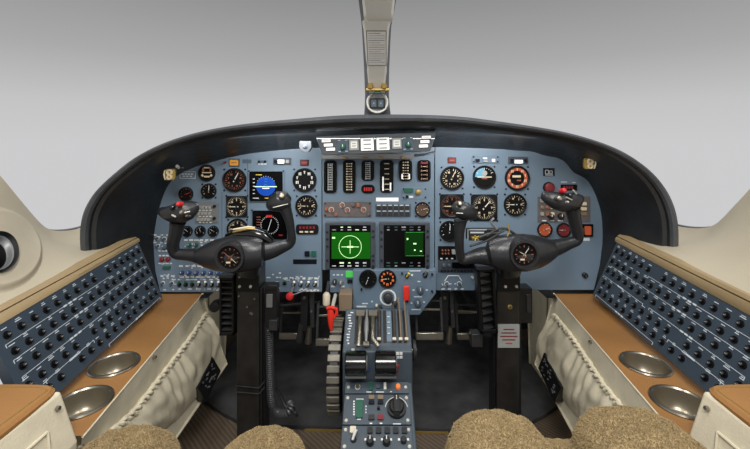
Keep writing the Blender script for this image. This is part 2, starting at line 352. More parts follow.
    q = [k2-c for k2 in q]; g.add(q+[k2+Vector((sg*.035, 0, 0)) for k2 in q], [(0, 1, 2, 3), (0, 4, 5, 1), (1, 5, 6, 2), (2, 6, 7, 3), (3, 7, 4, 0)]); g.build('plate', vt, smooth=False)
    g = MB('grey_metal')
    for i in range(22):
        u, v = random.uniform(.12, .88), random.uniform(.12, .88); k2 = q[0].lerp(q[1], u).lerp(q[3].lerp(q[2], u), v)
        g.box(k2+Vector((-sg*.001, 0, 0)), (.002, random.uniform(.003, .008), .0025))
    g.build('markings', vt, smooth=False)
    # armrest box
    ax = -.486 if sg < 0 else .502; ar = thing('armrest', 'tan leather topped armrest box with cream fabric side at the %s edge' % side, 'armrest', (ax+sg*.06, .4, CZ-.45)); off = Vector((ax+sg*.06, .4, CZ-.45))
    g = MB('fabric'); zt = CZ-.372; xb = ax-sg*.030
    def ab(Y, sg=sg, zt=zt): return [(ax, Y, zt-.004), (wall_top_x(sg, .594)-sg*.004+sg*0, Y, ZC-.02), (ax-sg*.03, Y, ZC-.12)]
    sec = lambda Y: [Vector((ax+sg*.125, Y, zt-.01)), Vector((ax, Y, zt-.006)), Vector((ax-sg*.026, Y, ZC-.004)), Vector((ax-sg*.03, Y, ZC-.16)), Vector((ax+sg*.125, Y, ZC-.16))]
    a, b = sec(.15), sec(.585); g.add([k2-off for k2 in a+b], [(0, 1, 6, 5), (1, 2, 7, 6), (2, 3, 8, 7), (3, 4, 9, 8), (5, 6, 7, 8, 9)]); g.build('body', ar, smooth=False, bevel=.004)
    g = MB('tan_leather'); ol = smooth_pts([Vector((ax+sg*.125, .15, 0)), Vector((ax-sg*.001, .15, 0)), Vector((ax-sg*.001, .555, 0)), Vector((ax+sg*.006, .588, 0)), Vector((ax+sg*.04, .592, 0)), Vector((ax+sg*.125, .592, 0))], 2)
    n = len(ol); g.add([Vector((k2.x, k2.y, zt-.018))-off for k2 in ol]+[Vector((k2.x, k2.y, zt-.003))-off for k2 in ol]+[Vector((k2.x+sg*.004, k2.y-.003, zt+.001))-off for k2 in ol], [(i, (i+1) % n, n+(i+1) % n, n+i) for i in range(n)]+[(n+i, n+(i+1) % n, 2*n+(i+1) % n, 2*n+i) for i in range(n)]+[tuple(2*n+i for i in range(n))]); g.build('leather_pad', ar)
    g = MB('fabric_dark'); g.sweep([Vector((ax+sg*.012, y, zt+.0012))-off for y in (.2, .35, .55, .575)]+[Vector((ax+sg*.03, .582, zt+.0012))-off, Vector((ax+sg*.12, .582, zt+.0012))-off], .0007, 6, m='brass'); g.build('stitching', ar)
    g = MB('steel'); k2 = Vector((ax-sg*.008, .568, zt-.022))-off; g.cyl(k2, k2+Vector((-sg*.004, 0, .001)), .004, .003, 12); g.build('snap_fastener', ar)
    g = MB('fabric'); 
    fr = [(.55, .03), (.55, .3), (.2, .3)]
    def sp(Y, d): t = min(1, d/.078); return Vector((ax-sg*.026*t-sg*.002, Y, zt-.006-d))-off
    g.sweep([sp(.545, .034), sp(.535, .075), sp(.53, .13)], .0022, 6); g.sweep([sp(.545, .034), sp(.45, .034), sp(.2, .034)], .0022, 6); g.build('pocket_seam', ar)

# round side window set in the left trim
UPF = {}
def surf_left(u, v):
    x = max(0, min(47.999, u*48)); i = int(x); f = x-i
    a = LPW[0][i].lerp(LPW[0][i+1], f); b = LPW[1][i].lerp(LPW[1][i+1], f); return a.lerp(b, v)+Vector((-.03, 0, -.01))*math.sin(v*math.pi)
def surf_hit(px, py):
    best = None
    def err(u, v):
        q = surf_left(u, v); return (CX+q.x*F/q.y-px)**2+(CY-(q.z-CZ)*F/q.y-py)**2
    u, v, st = .4, .4, .5
    cands = [(err(i/40, j/20), i/40, j/20) for i in range(41) for j in range(21)]; e0, u, v = min(cands); st = .02
    while st > 1e-4:
        nb = min((err(u+a*st, v+b*st), u+a*st, v+b*st) for a in (-1, 0, 1) for b in (-1, 0, 1))
        if nb[0] < e0-1e-9: e0, u, v = nb
        else: st /= 2
    q = surf_left(u, v); n = (surf_left(u+.01, v)-q).cross(surf_left(u, v+.01)-q).normalized()
    if n.x < 0: n = -n
    return q, n
wc_, wn_ = surf_hit(-10, 254)
pw = thing('round_window', 'oval side window with thick dark rim in the beige left wall', 'window', tuple(wc_))
def loop(rx, ry, n=44, cx=-10, cy=254): return [surf_hit(cx+rx*math.cos(2*math.pi*i/n), cy+ry*math.sin(2*math.pi*i/n)*(1.15 if math.sin(2*math.pi*i/n) < 0 else .95)) for i in range(n)]
def band_(l0, h0, l1, h1, m, name, extra=()):
    g = MB(m); n = len(l0); rows = []
    K = 6
    for k_ in range(K+1):
        t = k_/K; rows.append([p0.lerp(p1, t)+n0*(lerp(h0, h1, t*t*(3-2*t)))-wc_ for (p0, n0), (p1, n1) in zip(l0, l1)])
    g.add([q for r in rows for q in r], [(k_*n+i, k_*n+(i+1) % n, (k_+1)*n+(i+1) % n, (k_+1)*n+i) for k_ in range(K) for i in range(n)]); return g.build(name, pw)
A1, A2, A3, A4, A5 = loop(53, 42), loop(47, 36), loop(20, 20, cy=260), loop(16.5, 17, cy=260), loop(13, 13.5, cy=260)
band_(A1, 0, A2, .010, 'beige_trim', 'trim_slope'); band_(A2, .010, A3, .014, 'beige_trim', 'trim_surround'); band_(A3, .020, A4, .014, 'bezel', 'outer_rim'); band_(A4, .016, A5, .006, 'grey_metal', 'inner_rim')
g = MB('glass_black'); g.add([p+n_*.007-wc_ for p, n_ in A5], [tuple(range(len(A5)))]); g.build('pane', pw)

# ---------------------------------------------------------------- glareshield
outer = [(80, 259), (78.5, 240), (79, 226), (82, 212), (88, 200), (96, 189), (112, 174), (134.5, 156), (164, 141.5), (199, 131), (233, 125), (268, 121), (303, 118), (340, 115), (375, 114), (430, 114.5), (465, 116.5), (499, 121), (534, 126), (568.5, 132), (603, 142), (627.5, 152.5), (652, 170), (667, 188), (675, 204), (679, 220), (680, 235), (679.5, 251)]
inner = [(160, 300), (155, 270), (153, 240), (157, 215), (163, 195), (171, 180), (186, 170), (215, 161), (240, 155), (270, 151), (300, 148.5), (340, 147), (375, 146.5), (434, 147), (470, 148), (500, 149), (520, 151), (532, 151), (545, 156), (560, 158), (568, 165), (573, 173), (586, 178), (592, 187), (597, 198), (602, 215), (603, 240), (600, 265), (594, 297)]
YR = .95; N = 160
po = resample(smooth_pts([P(x, y, YR) for x, y in outer], 2), N)
# inner curve pairing: sample each by normalised angle about the panel centre
def by_angle(pts, n):
    c = P(377, 262, pts[0].y); d = [(math.atan2(q.z-c.z, -(q.x-c.x)), q) for q in pts]
    return d
A0 = by_angle([P(x, y, YR) for x, y in outer], N)
pi_ = resample(smooth_pts([P(x, y, PY) for x, y in inner], 2), N)
gs = thing('glareshield', 'black padded leather glareshield hood arching over the blue instrument panel', 'glareshield', (0, YR, CZ))
off = Vector((0, YR, CZ)); cen = P(377, 230, YR)
def ring_pts(i):
    a, b = po[i], pi_[i]; out = Vector((a.x-cen.x, 0, a.z-cen.z)).normalized(); sc = F/YR
    R = [a+Vector((0, .20, 0))-out*.002+Vector((0, 0, 0)), a+Vector((0, .03, 0)), a+Vector((0, .008, 0)), a-out*.003, a-out*.010+Vector((0, -.004, 0)), a-out*.017+Vector((0, -.001, 0)), a-out*.020+Vector((0, .008, 0)), a-out*.021+Vector((0, .014, 0)), a-out*.030+Vector((0, .018, 0)), a-out*.036+Vector((0, .030, 0))]
    s = R[-1]
    for t in (.25, .5, .75, .93, 1.0):
        q = s.lerp(b, t); q += out*.010*math.sin(t*math.pi); R.append(q)
    R.append(b+Vector((0, .012, 0)))
    return R
R = [ring_pts(i) for i in range(N)]
def strip(j0, j1, m):
    g = MB(m); k = j1-j0+1
    g.add([r[j]-off for r in R for j in range(j0, j1+1)], [(i*k+j, i*k+j+1, (i+1)*k+j+1, (i+1)*k+j) for i in range(N-1) for j in range(k-1)])
    return g
g = strip(6, 15, 'glare_leather'); g.build('hood_lining', gs); strip(0, 6, 'glare_rim').build('padded_rim', gs)
g = MB('black'); g.sweep([r[6]-off+Vector((0, -.001, 0)) for r in R], .0012, 5); g.build('stitching', gs)

# ---------------------------------------------------------------- instrument panels
def pan(px, py): q = P(px, py, PY); return q
def panel(name, poly, label, y=PY, t=.012, m='panel_blue', c=None):
    pp = [P(a, b, y) for a, b in poly]; c = c or sum(pp, Vector())/len(pp)
    th = thing(name, label, 'instrument panel', tuple(c)); g = MB(m)
    g.prism([(p.x-c.x, p.z-c.z) for p in pp], 0, t); g.build('panel_face', th, smooth=False, bevel=.0008); return th, c
ti = [q for q in inner]
Lp = [(x, y) for x, y in [(160, 292), (155, 270), (153, 240), (157, 215), (163, 195), (171, 179), (186, 169), (215, 160), (240, 154), (270, 150), (300, 147.5), (321.6, 146), (321.6, 292)]]
Cp = [(322.4, 146), (434.2, 146), (434.2, 268.5), (436.5, 268.5), (436.5, 272), (353, 272), (353, 270), (330, 270), (322.4, 270)]
Rp = [(435, 146), (470, 147), (500, 148), (520, 150), (532, 150), (545, 155), (560, 157), (568, 164), (573, 172), (586, 177), (592, 186), (597, 197), (602, 215), (603, 240), (600, 265), (594, 290), (435, 290)]
LP, lc = panel('instrument_panel', Lp[::-1], 'blue-grey left instrument panel in front of the left control yoke')
CP, ccn = panel('instrument_panel', [(322.4, 270), (322.4, 146), (434.2, 146), (434.2, 270)], 'blue-grey centre instrument panel holding two green displays and vertical tapes')
RP, rc = panel('instrument_panel', Rp, 'blue-grey right instrument panel in front of the right control yoke')

class Fr:                                # local frame on the panel: pixel -> local metres of a thing placed at (px,py)
    def __init__(s, px, py, Y=PY): s.px, s.py, s.k = px, py, Y/F; s.loc = P(px, py, Y)
    def x(s, a): return (a-s.px)*s.k
    def z(s, b): return -(b-s.py)*s.k
def needle(g, ang, r0, r1, wd, y, m):
    a = math.radians(ang); d = Vector((math.sin(a), 0, math.cos(a))); n = Vector((math.cos(a), 0, -math.sin(a)))
    g.m = m; p0 = d*r0; p1 = d*r1; Y = Vector((0, y, 0))
    g.add([p0-n*wd/2+Y, p0+n*wd/2+Y, p1+n*wd*.15+Y, p1-n*wd*.15+Y, p0-n*wd/2+Y+Vector((0, .0006, 0)), p0+n*wd/2+Y+Vector((0, .0006, 0)), p1+n*wd*.15+Y+Vector((0, .0006, 0)), p1-n*wd*.15+Y+Vector((0, .0006, 0))], [(0, 1, 2, 3), (4, 5, 6, 7), (0, 4, 5, 1), (1, 5, 6, 2), (2, 6, 7, 3), (3, 7, 4, 0)])
def ticks(g, r, n, a0, a1, m, big=3, wid=.0011, ln=None, y=-.0012):
    ln = ln or r*.14
    for i in range(n):
        a = math.radians(a0+(a1-a0)*i/(n-1)); L = ln*(1.7 if i % big == 0 else 1); d = Vector((math.sin(a), 0, math.cos(a)))
        Rm = Matrix.Rotation(a, 3, 'Y'); g.box(d*(r-L/2)+Vector((0, y, 0)), (wid*(1.5 if i % big == 0 else 1), .0004, L), Rm, m)
def digits(g, r, n, a0, a1, m, h=.0042, y=-.0012):
    for i in range(n):
        a = math.radians(a0+(a1-a0)*i/(n-1)); c = Vector((math.sin(a)*r, y, math.cos(a)*r))
        for sx_ in ((-.3, .3) if i % 2 else (0,)): g.box(c+Vector((sx_*h, 0, 0)), (h*.3, .0004, h), None, m)
        g.box(c+Vector((0, 0, h*.25)), (h*.7, .0004, h*.22), None, m)
def gauge(px, py, r, label, style, square=0, ang=-90, tick='cream', nd='cream', screws=True, face='face', group=None, Y=PY, cat='gauge', M=None):
    fr = Fr(px, py, Y); R = r*fr.k; th = thing('gauge', label, cat, tuple(fr.loc), M=M, group=group)
    g = MB('bezel')
    if square:
        q = R*square; g.plate(-q, -q, q, q, -.003, .003, 'bezel', r=q*.22); g.ring(0, 0, R*.9, R*1.0, -.0042, -.002, 'face_grey')
    else: g.ring(0, 0, R*.88, R*1.06, -.007, .001, 'bezel', seg=32)
    g.build('bezel', th)
    g = MB(face); yb = -.0032 if square else -.001; g.disk(0, 0, R*.93, yb, face, seg=32)
    yt = yb-.0006
    if style == 'asi': ticks(g, R*.84, 24, 10, 340, tick, 3, y=yt); digits(g, R*.56, 8, 30, 330, tick, R*.17, yt)
    elif style == 'alt': ticks(g, R*.86, 31, 0, 348, tick, 3, y=yt, wid=.0008); digits(g, R*.62, 10, 0, 324, tick, R*.2, yt); g.box((R*.15, yt, 0), (R*.5, .0004, R*.2), None, 'face_grey'); g.box((R*.15, yt-.0004, 0), (R*.36, .0004, R*.1), None, tick)
    elif style == 'bold': digits(g, R*.68, 10, 0, 324, tick, R*.26, yt)
    elif style == 'glow': g.ring(0, 0, R*.62, R*.92, yt+.0002, yt+.0006, 'orange_glow'); digits(g, R*.72, 10, 0, 324, 'cream', R*.22, yt-.0004); g.box((-R*.05, yt, R*.14), (R*.7, .0004, R*.18), None, 'cream'); g.box((R*.15, yt-.0005, -R*.2), (R*.35, .0004, R*.12), None, 'dull_orange')
    elif style == 'vsi': ticks(g, R*.84, 21, -90, 250, tick, 5, y=yt); digits(g, R*.58, 7, -75, 255, tick, R*.16, yt)
    elif style == 'rose': ticks(g, R*.88, 36, 0, 350, tick, 3, y=yt, wid=.0008); digits(g, R*.6, 8, 0, 315, tick, R*.17, yt)
    elif style == 'small': ticks(g, R*.84, 9, -120, 120, tick, 4, y=yt); 
    elif style == 'turn':
        g.box((0, yt, R*.05), (R*1.2, .0004, R*.12), None, 'cream'); g.box((0, yt, -R*.45), (R*.7, .0004, R*.2), None, 'cream'); g.box((-R*.45, yt, R*.4), (R*.2, .0004, R*.45), None, 'dull_orange'); g.box((R*.45, yt, R*.4), (R*.2, .0004, R*.45), None, 'dull_orange'); g.box((0, yt, R*.66), (R*.7, .0004, R*.16), None, 'cream')
        for sx_ in (-1, 1): g.box((sx_*R*.55, yt, -R*.3), (R*.25, .0004, R*.3), Matrix.Rotation(sx_*.6, 3, 'Y'), 'cream')
    elif style == 'adi':
        n = 20; g.m = 'cyan'
        vs = [(R*.86*math.cos(math.radians(90+a)), yt, R*.86*math.sin(math.radians(90+a))) for a in range(0, 91, 10)]+[(0, yt, 0)]; g.add(vs, [tuple(range(len(vs)))])
        g.disk(0, R*.35, R*.26, yt-.0003, 'button_grey', 12); g.box((0, yt-.0006, 0), (R*1.3, .0004, R*.09), None, 'cream'); g.box((0, yt-.0007, -R*.14), (R*.5, .0004, R*.08), None, 'dull_orange'); ticks(g, R*.88, 9, -60, 60, 'white', 4, y=yt-.0004)
    g.build('dial_face', th, smooth=False)
    if ang is not None:
        g = MB(nd); needle(g, ang, -R*.18, R*.74, R*.11, yt-.0016, nd)
        if style in ('alt', 'long'): needle(g, ang+180, 0, R*.7, R*.08, yt-.0015, nd)
        g.cyl((0, yt-.0026, 0), (0, yt, 0), R*.09, m='bezel', seg=12); g.build('needle', th, smooth=False)
    if screws:
        q = R*(1.0 if not square else square*1.08)
        for sx_ in (-1, 1):
            for sz in (-1, 1):
                g = MB('screw'); g.cyl((0, 0, 0), (0, -.0018, 0), .0032, .0026, 8); o = g.build('screw', th); o.location = (sx_*q*.93, 0, sz*q*.93)
    return th
G = gauge
# left panel
G(207, 173, 8, 'small round turn gauge with cream bars at the top left of left panel', 'turn', ang=None, screws=False)
G(186.3, 194, 6.8, 'small dark round gauge with reddish face above the left yoke grip', 'small', ang=70, tick='dull_orange', nd='red', screws=False, face='face')
G(209, 191, 7.2, 'small black gauge with vertical white needle under the cream barred gauge', 'small', ang=5, nd='white', screws=True)
G(234.7, 180, 11.3, 'large round airspeed gauge with orange numerals left of the blue display', 'asi', ang=28, tick='dull_orange', nd='white')
G(304.6, 180, 11.3, 'round altimeter with bold white numerals under a red light, left panel', 'bold', ang=None, tick='white')
G(237, 206.5, 10.6, 'square-cornered bearing gauge with horizontal white needle, left panel', 'rose', square=1.0, ang=-90, tick='cream', nd='white')
G(306.4, 206, 10.4, 'round vertical speed gauge with left-pointing needle beside the left display', 'vsi', ang=-88, nd='cream')
G(237.6, 229, 10, 'black round gauge half hidden behind the left yoke hub top', 'rose', ang=-90, nd='cream')
for px, lb in ((187.5, 'tiny black round gauge directly behind the left yoke grip stem'), (200.6, 'tiny black round gauge, middle one of the row of three'), (213.6, 'tiny black round gauge, rightmost of the row of three')):
    G(px, 231, 5.1, lb, 'small', ang=random.uniform(-60, 60), tick='legend', nd='legend', screws=False, group='tiny gauges in a row under the audio selector')
# centre and lower centre
G(422.5, 209.5, 7.2, 'small round brown-faced gauge right of the black push button rows', 'small', ang=75, nd='cream', face='brown_face')
# right panel
G(452, 178, 11.3, 'round airspeed gauge with cream ticks under the red light, right panel', 'asi', ang=25)
G(484.3, 177, 11, 'round attitude gauge with blue sky patch on the right panel', 'adi', ang=None, nd='cream')
G(517, 178, 11.8, 'round altimeter glowing bright orange on the right panel', 'glow', ang=None, cat='gauge')
G(451.8, 206, 11.2, 'square-cornered gauge with orange arcs behind the right yoke left grip', 'rose', square=1.06, ang=-90, tick='dull_orange', nd='cream')
G(484, 207.5, 12.2, 'square-cornered compass gauge with long diagonal white needle, right panel', 'rose', square=1.08, ang=40, nd='white')
G(515, 204.5, 10.8, 'round vertical speed gauge with left-pointing needle under the orange altimeter', 'vsi', ang=-90, nd='white')
G(449.5, 231, 9.8, 'plain dark round gauge left of the right yoke grip stem', 'small', ang=5, tick='legend', nd='legend')
G(544.5, 229.5, 7, 'small round gauge with bright orange face above the right yoke arm', 'small', ang=70, nd='white', face='orange_glow', tick='cream', screws=False)
G(563.5, 230, 6.8, 'small round dark red gauge behind the right yoke outer grip', 'small', ang=-90, nd='white', face='red_dark', tick='dull_orange', screws=False)

# flight displays
def display(x0, y0, x1, y1, label, kind):
    cx_, cy_ = (x0+x1)/2, (y0+y1)/2; fr = Fr(cx_, cy_); th = thing('flight_display', label, 'display', tuple(fr.loc)); k = fr.k
    W_, H_ = (x1-x0)/2*k, (y1-y0)/2*k; g = MB('bezel')
    if kind in ('eadi', 'ehsi'):
        g.plate(-W_-.004, -H_-.003, W_+.006, H_+.004, -.004, .004, 'plate_blue', r=.006); g.build('bezel', th, bevel=.0008)
        g = MB('glass_black'); g.plate(-W_, -H_, W_, H_, -.006, .003, 'glass_black', r=.004)
        if kind == 'eadi':
            g.disk(0, 0, 9.6*k, -.0064, 'screen_blue', 36); g.box((0, -.0068, -.001), (22*k, .0004, .0022), None, 'screen_line'); g.box((0, -.0068, -.006), (7*k, .0004, .003), None, 'white_lit')
            for i in range(-4, 5):
                a = math.radians(i*14); g.box((math.sin(a)*9.9*k, -.0068, math.cos(a)*9.9*k), (.001, .0004, .003), Matrix.Rotation(a, 3, 'Y'), 'legend')
            g.box((-7*k, -.0068, 11.4*k), (6*k, .0004, .0022), None, 'yellow'); g.box((-10*k, -.0068, -11.8*k), (6*k, .0004, .0026), None, 'legend'); g.box((2*k, -.0068, -11.8*k), (6*k, .0004, .0022), None, 'yellow')
            for i in range(5): g.box((-12*k, -.0068, (i-2)*3.6*k), (1.8*k, .0004, .0022), None, 'legend')
            for a in range(-2, 3): g.box((0, -.0068, (a*2.6+2)*k), (3*k, .0004, .0008), None, 'cyan')
        else:
            n = 30
            for i in range(n):
                a = 2*math.pi*i/n; g.box((math.sin(a)*8.6*k, -.0068, math.cos(a)*8.6*k), (.0012, .0004, .0035), Matrix.Rotation(a, 3, 'Y'), 'legend')
            g.box((-.5*k, -.0068, 8.8*k), (6*k, .0004, .007), None, 'red'); g.box((0, -.0068, 0), (.0015, .0004, 12*k), Matrix.Rotation(.3, 3, 'Y'), 'legend')
            for i in range(4): g.box((-11*k, -.0068, (8-i*2.6)*k), (4*k, .0004, .0016), None, 'dull_orange')
            g.box((11*k, -.0068, -10*k), (4*k, .0004, .005), None, 'red_dark')
        g.build('screen', th, smooth=False)
        for sx_ in (-1, 1):
            q = MB('screw'); q.cyl((0, -.003, 0), (0, -.0055, 0), .003, .0024, 8); o = q.build('screw', th); o.location = (sx_*(W_+.002), 0, H_+.001)
    else:
        g.plate(-W_, -H_, W_, H_, -.014, .014, 'bezel_grey', r=.003); g.build('bezel', th, bevel=.0015)
        g = MB('black'); ix0, ix1, iz0, iz1 = -W_+4.4*k, W_-4.6*k, -H_+2*k, H_-2.6*k
        g.plate(ix0, iz0, ix1, iz1, -.0148, .002, 'glass_black'); yy = -.0154; wx = ix1-ix0; cxx = (ix0+ix1)/2
        if kind == 'map':
            g.plate(ix0+.006, iz0+9*k, ix1-.001, iz1-7*k, -.0150, .0004, 'screen_green'); zc = (iz0+9*k+iz1-7*k)/2-.004
            n = 36
            for i in range(n):
                a = 2*math.pi*i/n; g.box((cxx+math.sin(a)*11*k, yy, zc+math.cos(a)*11*k), (2.1*k, .0004, .0014), Matrix.Rotation(a, 3, 'Y'), 'screen_line')
            g.box((cxx, yy, zc), (17*k, .0004, .0018), None, 'screen_line'); g.box((cxx, yy, zc), (.0018, .0004, 13*k), None, 'screen_line'); g.box((cxx, yy, zc), (6*k, .0004, .005), None, 'screen_line')
            g.box((ix0+4*k, yy, zc+9*k), (3*k, .0004, .005), None, 'screen_line')
        else:
            g.plate(cxx+.001, iz0+12*k, ix1-.006, iz1-7*k, -.0150, .0004, 'screen_dark_green'); zc = (iz0+12*k+iz1-7*k)/2; xc = (cxx+ix1)/2
            g.box((xc, yy, zc+.001), (3*k, .0004, .004), None, 'screen_line'); g.box((cxx+3*k, yy, zc+5*k), (1.6*k, .0004, .005), None, 'screen_line'); g.box((xc, yy, zc-6*k), (1.5*k, .0004, .004), None, 'screen_line'); g.box((xc+6*k, yy, zc-7*k), (2*k, .0004, .003), None, 'screen_line')
            for z in (iz0+12*k, iz1-7*k): g.box((xc, yy, z), (18*k, .0004, .0008), None, 'green')
        for zr in (iz1-2*k, iz1-4.6*k, iz0+2*k, iz0+5*k):
            for i in range(5):
                if random.random() < .85: g.box((ix0+wx*(i+.6)/5.4, yy, zr), (random.uniform(2, 4.4)*k, .0004, random.uniform(.0018, .004)), None, random.choice(['legend', 'screen_line', 'button_grey']) if kind == 'map' else random.choice(['plate_dark', 'button_grey', 'green_dark']))
        g.build('screen', th, smooth=False)
        for sx_ in (-1, 1):
            for z in (.32, .2, -.42, -.3, -.2) if sx_ > 0 else (.3, .15, 0, -.3):
                q = MB('bezel'); q.plate(-.003, -.003, .003, .003, -.0175, .0035, 'black', r=.001); o = q.build('bezel_key', th); o.location = (sx_*(W_-2.2*k), 0, z*2*H_)
        for z in (-.46,):
            q = MB('black'); q.knob(0, 0, .0045, .009, -.014); o = q.build('knob', th); o.location = (W_-2.4*k, 0, z*2*H_)
display(250, 171.3, 283, 200.8, 'small black display showing a blue disc with a white horizon line', 'eadi')
display(253, 210.3, 287.5, 239, 'small black compass display with red mark behind the left yoke grip', 'ehsi')
display(325.8, 221.5, 375.4, 268.3, 'square display glowing green with a white ring and cross', 'map')
display(379.2, 221.5, 429.2, 268.3, 'square dark display with a small green rectangle at its right', 'menu')

# vertical tape instruments
def tape(x0, y0, x1, y1, label, rows, style):
    fr = Fr((x0+x1)/2, (y0+y1)/2); k = fr.k; th = thing('tape_gauge', label, 'gauge', tuple(fr.loc), group='tape gauges across the centre panel top'); W_, H_ = (x1-x0)/2*k, (y1-y0)/2*k
    g = MB('bezel'); g.plate(-W_, -H_, W_, H_, -.005, .005, 'face', r=W_*.55); g.build('bezel', th, bevel=.001)
    g = MB('face'); g.plate(-W_*.72, -H_*.88, W_*.72, H_*.88, -.0056, .001, 'glass_black', r=W_*.3); yy = -.0062; n = rows
    for i in range(n):
        z = H_*.78-2*H_*.78*i/(n-1)
        if style == 'ladder': g.box((0, yy, z), (W_*.5, .0004, .0014), None, 'cream'); g.box((-W_*.42, yy, z), (W_*.18, .0004, H_*1.0/n), None, 'dull_orange'); g.box((W_*.42, yy, z), (W_*.18, .0004, H_*1.0/n), None, 'dull_orange')
        elif style == 'twin': g.box((-W_*.35, yy, z), (W_*.22, .0004, H_*.8/n), None, 'cream'); g.box((W_*.35, yy, z), (W_*.22, .0004, H_*.8/n), None, 'cream'); g.box((0, yy, z), (W_*.28, .0004, .0018), None, 'cream')
        elif style == 'bars':
            g.box((0, yy, z), (W_*.7, .0004, .0020), None, 'cream')
        elif style == 'solid': g.box((-W_*.3, yy, z), (W_*.2, .0004, H_*1.2/n), None, 'button_grey'); g.box((W_*.3, yy, z), (W_*.2, .0004, H_*1.2/n), None, 'button_grey'); g.box((0, yy, z), (W_*.3, .0004, .0014), None, 'legend')
        elif style == 'digits': g.box((-W_*.5+i*W_*.33, yy, 0), (W_*.2, .0004, H_*.8), None, 'red')
    g.build('scale', th, smooth=False)
    if style == 'bars' and rows > 4 and y1-y0 > 25:
        for sx_, h in ((-1, .62), (1, .36)):
            q = MB('white'); q.box((sx_*W_*.55, -.0066, -H_*.88+h*H_*.7), (W_*.22, .0006, h*H_*1.4), None, 'white_lit'); q.build('pointer', th, smooth=False)
    elif style == 'twin' and y1-y0 < 25:
        for sx_ in (-1, 1):
            q = MB('white'); q.box((sx_*W_*.55, -.0066, -H_*.55), (W_*.22, .0006, H_*.5), None, 'white_lit'); q.build('pointer', th, smooth=False)
    elif style == 'ladder': q = MB('red'); q.box((0, -.0066, H_*.72), (W_*1.1, .0006, .006), None, 'red_dark'); q.build('warning_band', th, smooth=False)
tape(324, 160.4, 336.8, 193, 'tall tape gauge with a fine grey scale, leftmost of the tape row', 16, 'solid')
tape(343, 160, 355.6, 193, 'tall tape gauge with cream double column, second from left', 11, 'twin')
tape(361.5, 160.4, 374.3, 180.8, 'short tape gauge with solid grey centre over the red digit window', 9, 'solid')
tape(361.3, 184.6, 374.7, 193.2, 'tiny oval window with red digits below the short grey tape gauge', 4, 'digits')
tape(380, 160, 393.4, 192.6, 'tall tape gauge with two uneven white pointers, centre of the row', 6, 'bars')
tape(399, 160, 412, 181, 'short tape gauge with two small white pointers, second from right', 7, 'twin')
tape(417.5, 160, 430.6, 181, 'short tape gauge with orange ladder marks, rightmost of the tape row', 5, 'ladder')
def pill(px, py, w_, h_, label):
    fr = Fr(px, py); k = fr.k; th = thing('digital_readout', label, 'readout', tuple(fr.loc)); W_, H_ = w_*k/2, h_*k/2
    g = MB('bezel'); g.plate(-W_, -H_, W_, H_, -.004, .004, 'bezel', r=H_*.6); g.build('bezel', th, bevel=.001)
    g = MB('red'); 
    for i in range(5): g.box((-W_*.6+i*W_*.3, -.0046, H_*.35), (W_*.18, .0006, H_*.5), None, 'red_dark')
    for i in range(3): g.box((-W_*.5+i*W_*.45, -.0046, -H_*.5), (W_*.3, .0006, H_*.3), None, 'cream')
    g.build('digits', th, smooth=False)
pill(307.3, 229, 22.5, 10, 'oval readout with dim red digits right of the compass display')

# small plates, lights, switch panels
def plateset(name, x0, y0, x1, y1, label, cat, m='plate_dark', t=.003, r=.001, items=(), Y=PY, screws=0, bevel=.0005, group=None):
    """items: (part name, px, py, w px, h px, material, kind)"""
    fr = Fr((x0+x1)/2, (y0+y1)/2, Y); k = fr.k; th = thing(name, label, cat, tuple(fr.loc), group=group)
    g = MB(m); g.plate(fr.x(x0), fr.z(y1), fr.x(x1), fr.z(y0), -t, t, m, r=r); g.build('plate', th, bevel=bevel)
    addc(th, fr, items, t)
    if screws:
        for a in (x0+1.6, x1-1.6):
            for b in (y0+1.6, y1-1.6):
                g = MB('screw'); g.cyl((0, -t, 0), (0, -t-.0015, 0), .0028, .0022, 8); o = g.build('screw', th); o.location = (fr.x(a), 0, fr.z(b))
    return th
def addc(th, fr, items, t=0.):
    k = fr.k
    for nm, px, py, w_, h_, m, kind in items:
        g = MB(m); W_, H_ = w_*k/2, h_*k/2
        if kind == 'flat': g.plate(-W_, -H_, W_, H_, -.0012, .0012, m)
        elif kind == 'line': g.box((0, -.0003, 0), (W_*2, .0005, H_*2), None, m)
        elif kind == 'btn': g.plate(-W_, -H_, W_, H_, -.005, .005, m, r=min(W_, H_)*.3)
        elif kind == 'round': g.knob(0, 0, W_, .008, 0, m)
        elif kind == 'knob':
            g.knob(0, 0, W_, .012, 0, m); g.box((0, -.0125, W_*.45), (W_*.22, .001, W_*.8), None, 'white')
        elif kind == 'ringknob': g.ring(0, 0, W_*.8, W_, -.002, 0, 'white'); g.knob(0, 0, W_*.6, .012, 0, m)
        elif kind == 'toggle':
            g.cyl((0, 0, 0), (0, -.004, 0), W_*1.1, W_, 8, 'screw'); g.sweep([(-W_*.3, -.003, -H_*.3), (W_*.3, -.009, H_*.9), (W_*.8, -.013, H_*2.1)], [W_*.4, W_*.5, W_*.62], 8, m=m)
        elif kind == 'dial': g.disk(0, 0, W_, -.001, 'face'); g.ring(0, 0, W_*.85, W_, -.003, 0, 'bezel')
        elif kind == 'lamp': g.knob(0, 0, W_, .005, 0, m)
        elif kind == 'bracket':
            for pts in (((-1, -.6), (-.6, 1)), ((-.6, 1), (.6, 1)), ((.6, 1), (1, -.6))): g.bar((pts[0][0]*W_, -.001, pts[0][1]*H_), (pts[1][0]*W_, -.001, pts[1][1]*H_), .0022, .002, m)
        elif kind == 'frame':
            for a, b, c_, d_ in ((0, H_, 2*W_, .0014), (0, -H_, 2*W_, .0014), (-W_, 0, .0014, 2*H_), (W_, 0, .0014, 2*H_)): g.box((a, -.0004, b), (c_, .0008, d_), None, m)
        o = g.build(nm, th); o.location = (fr.x(px), -t, fr.z(py))
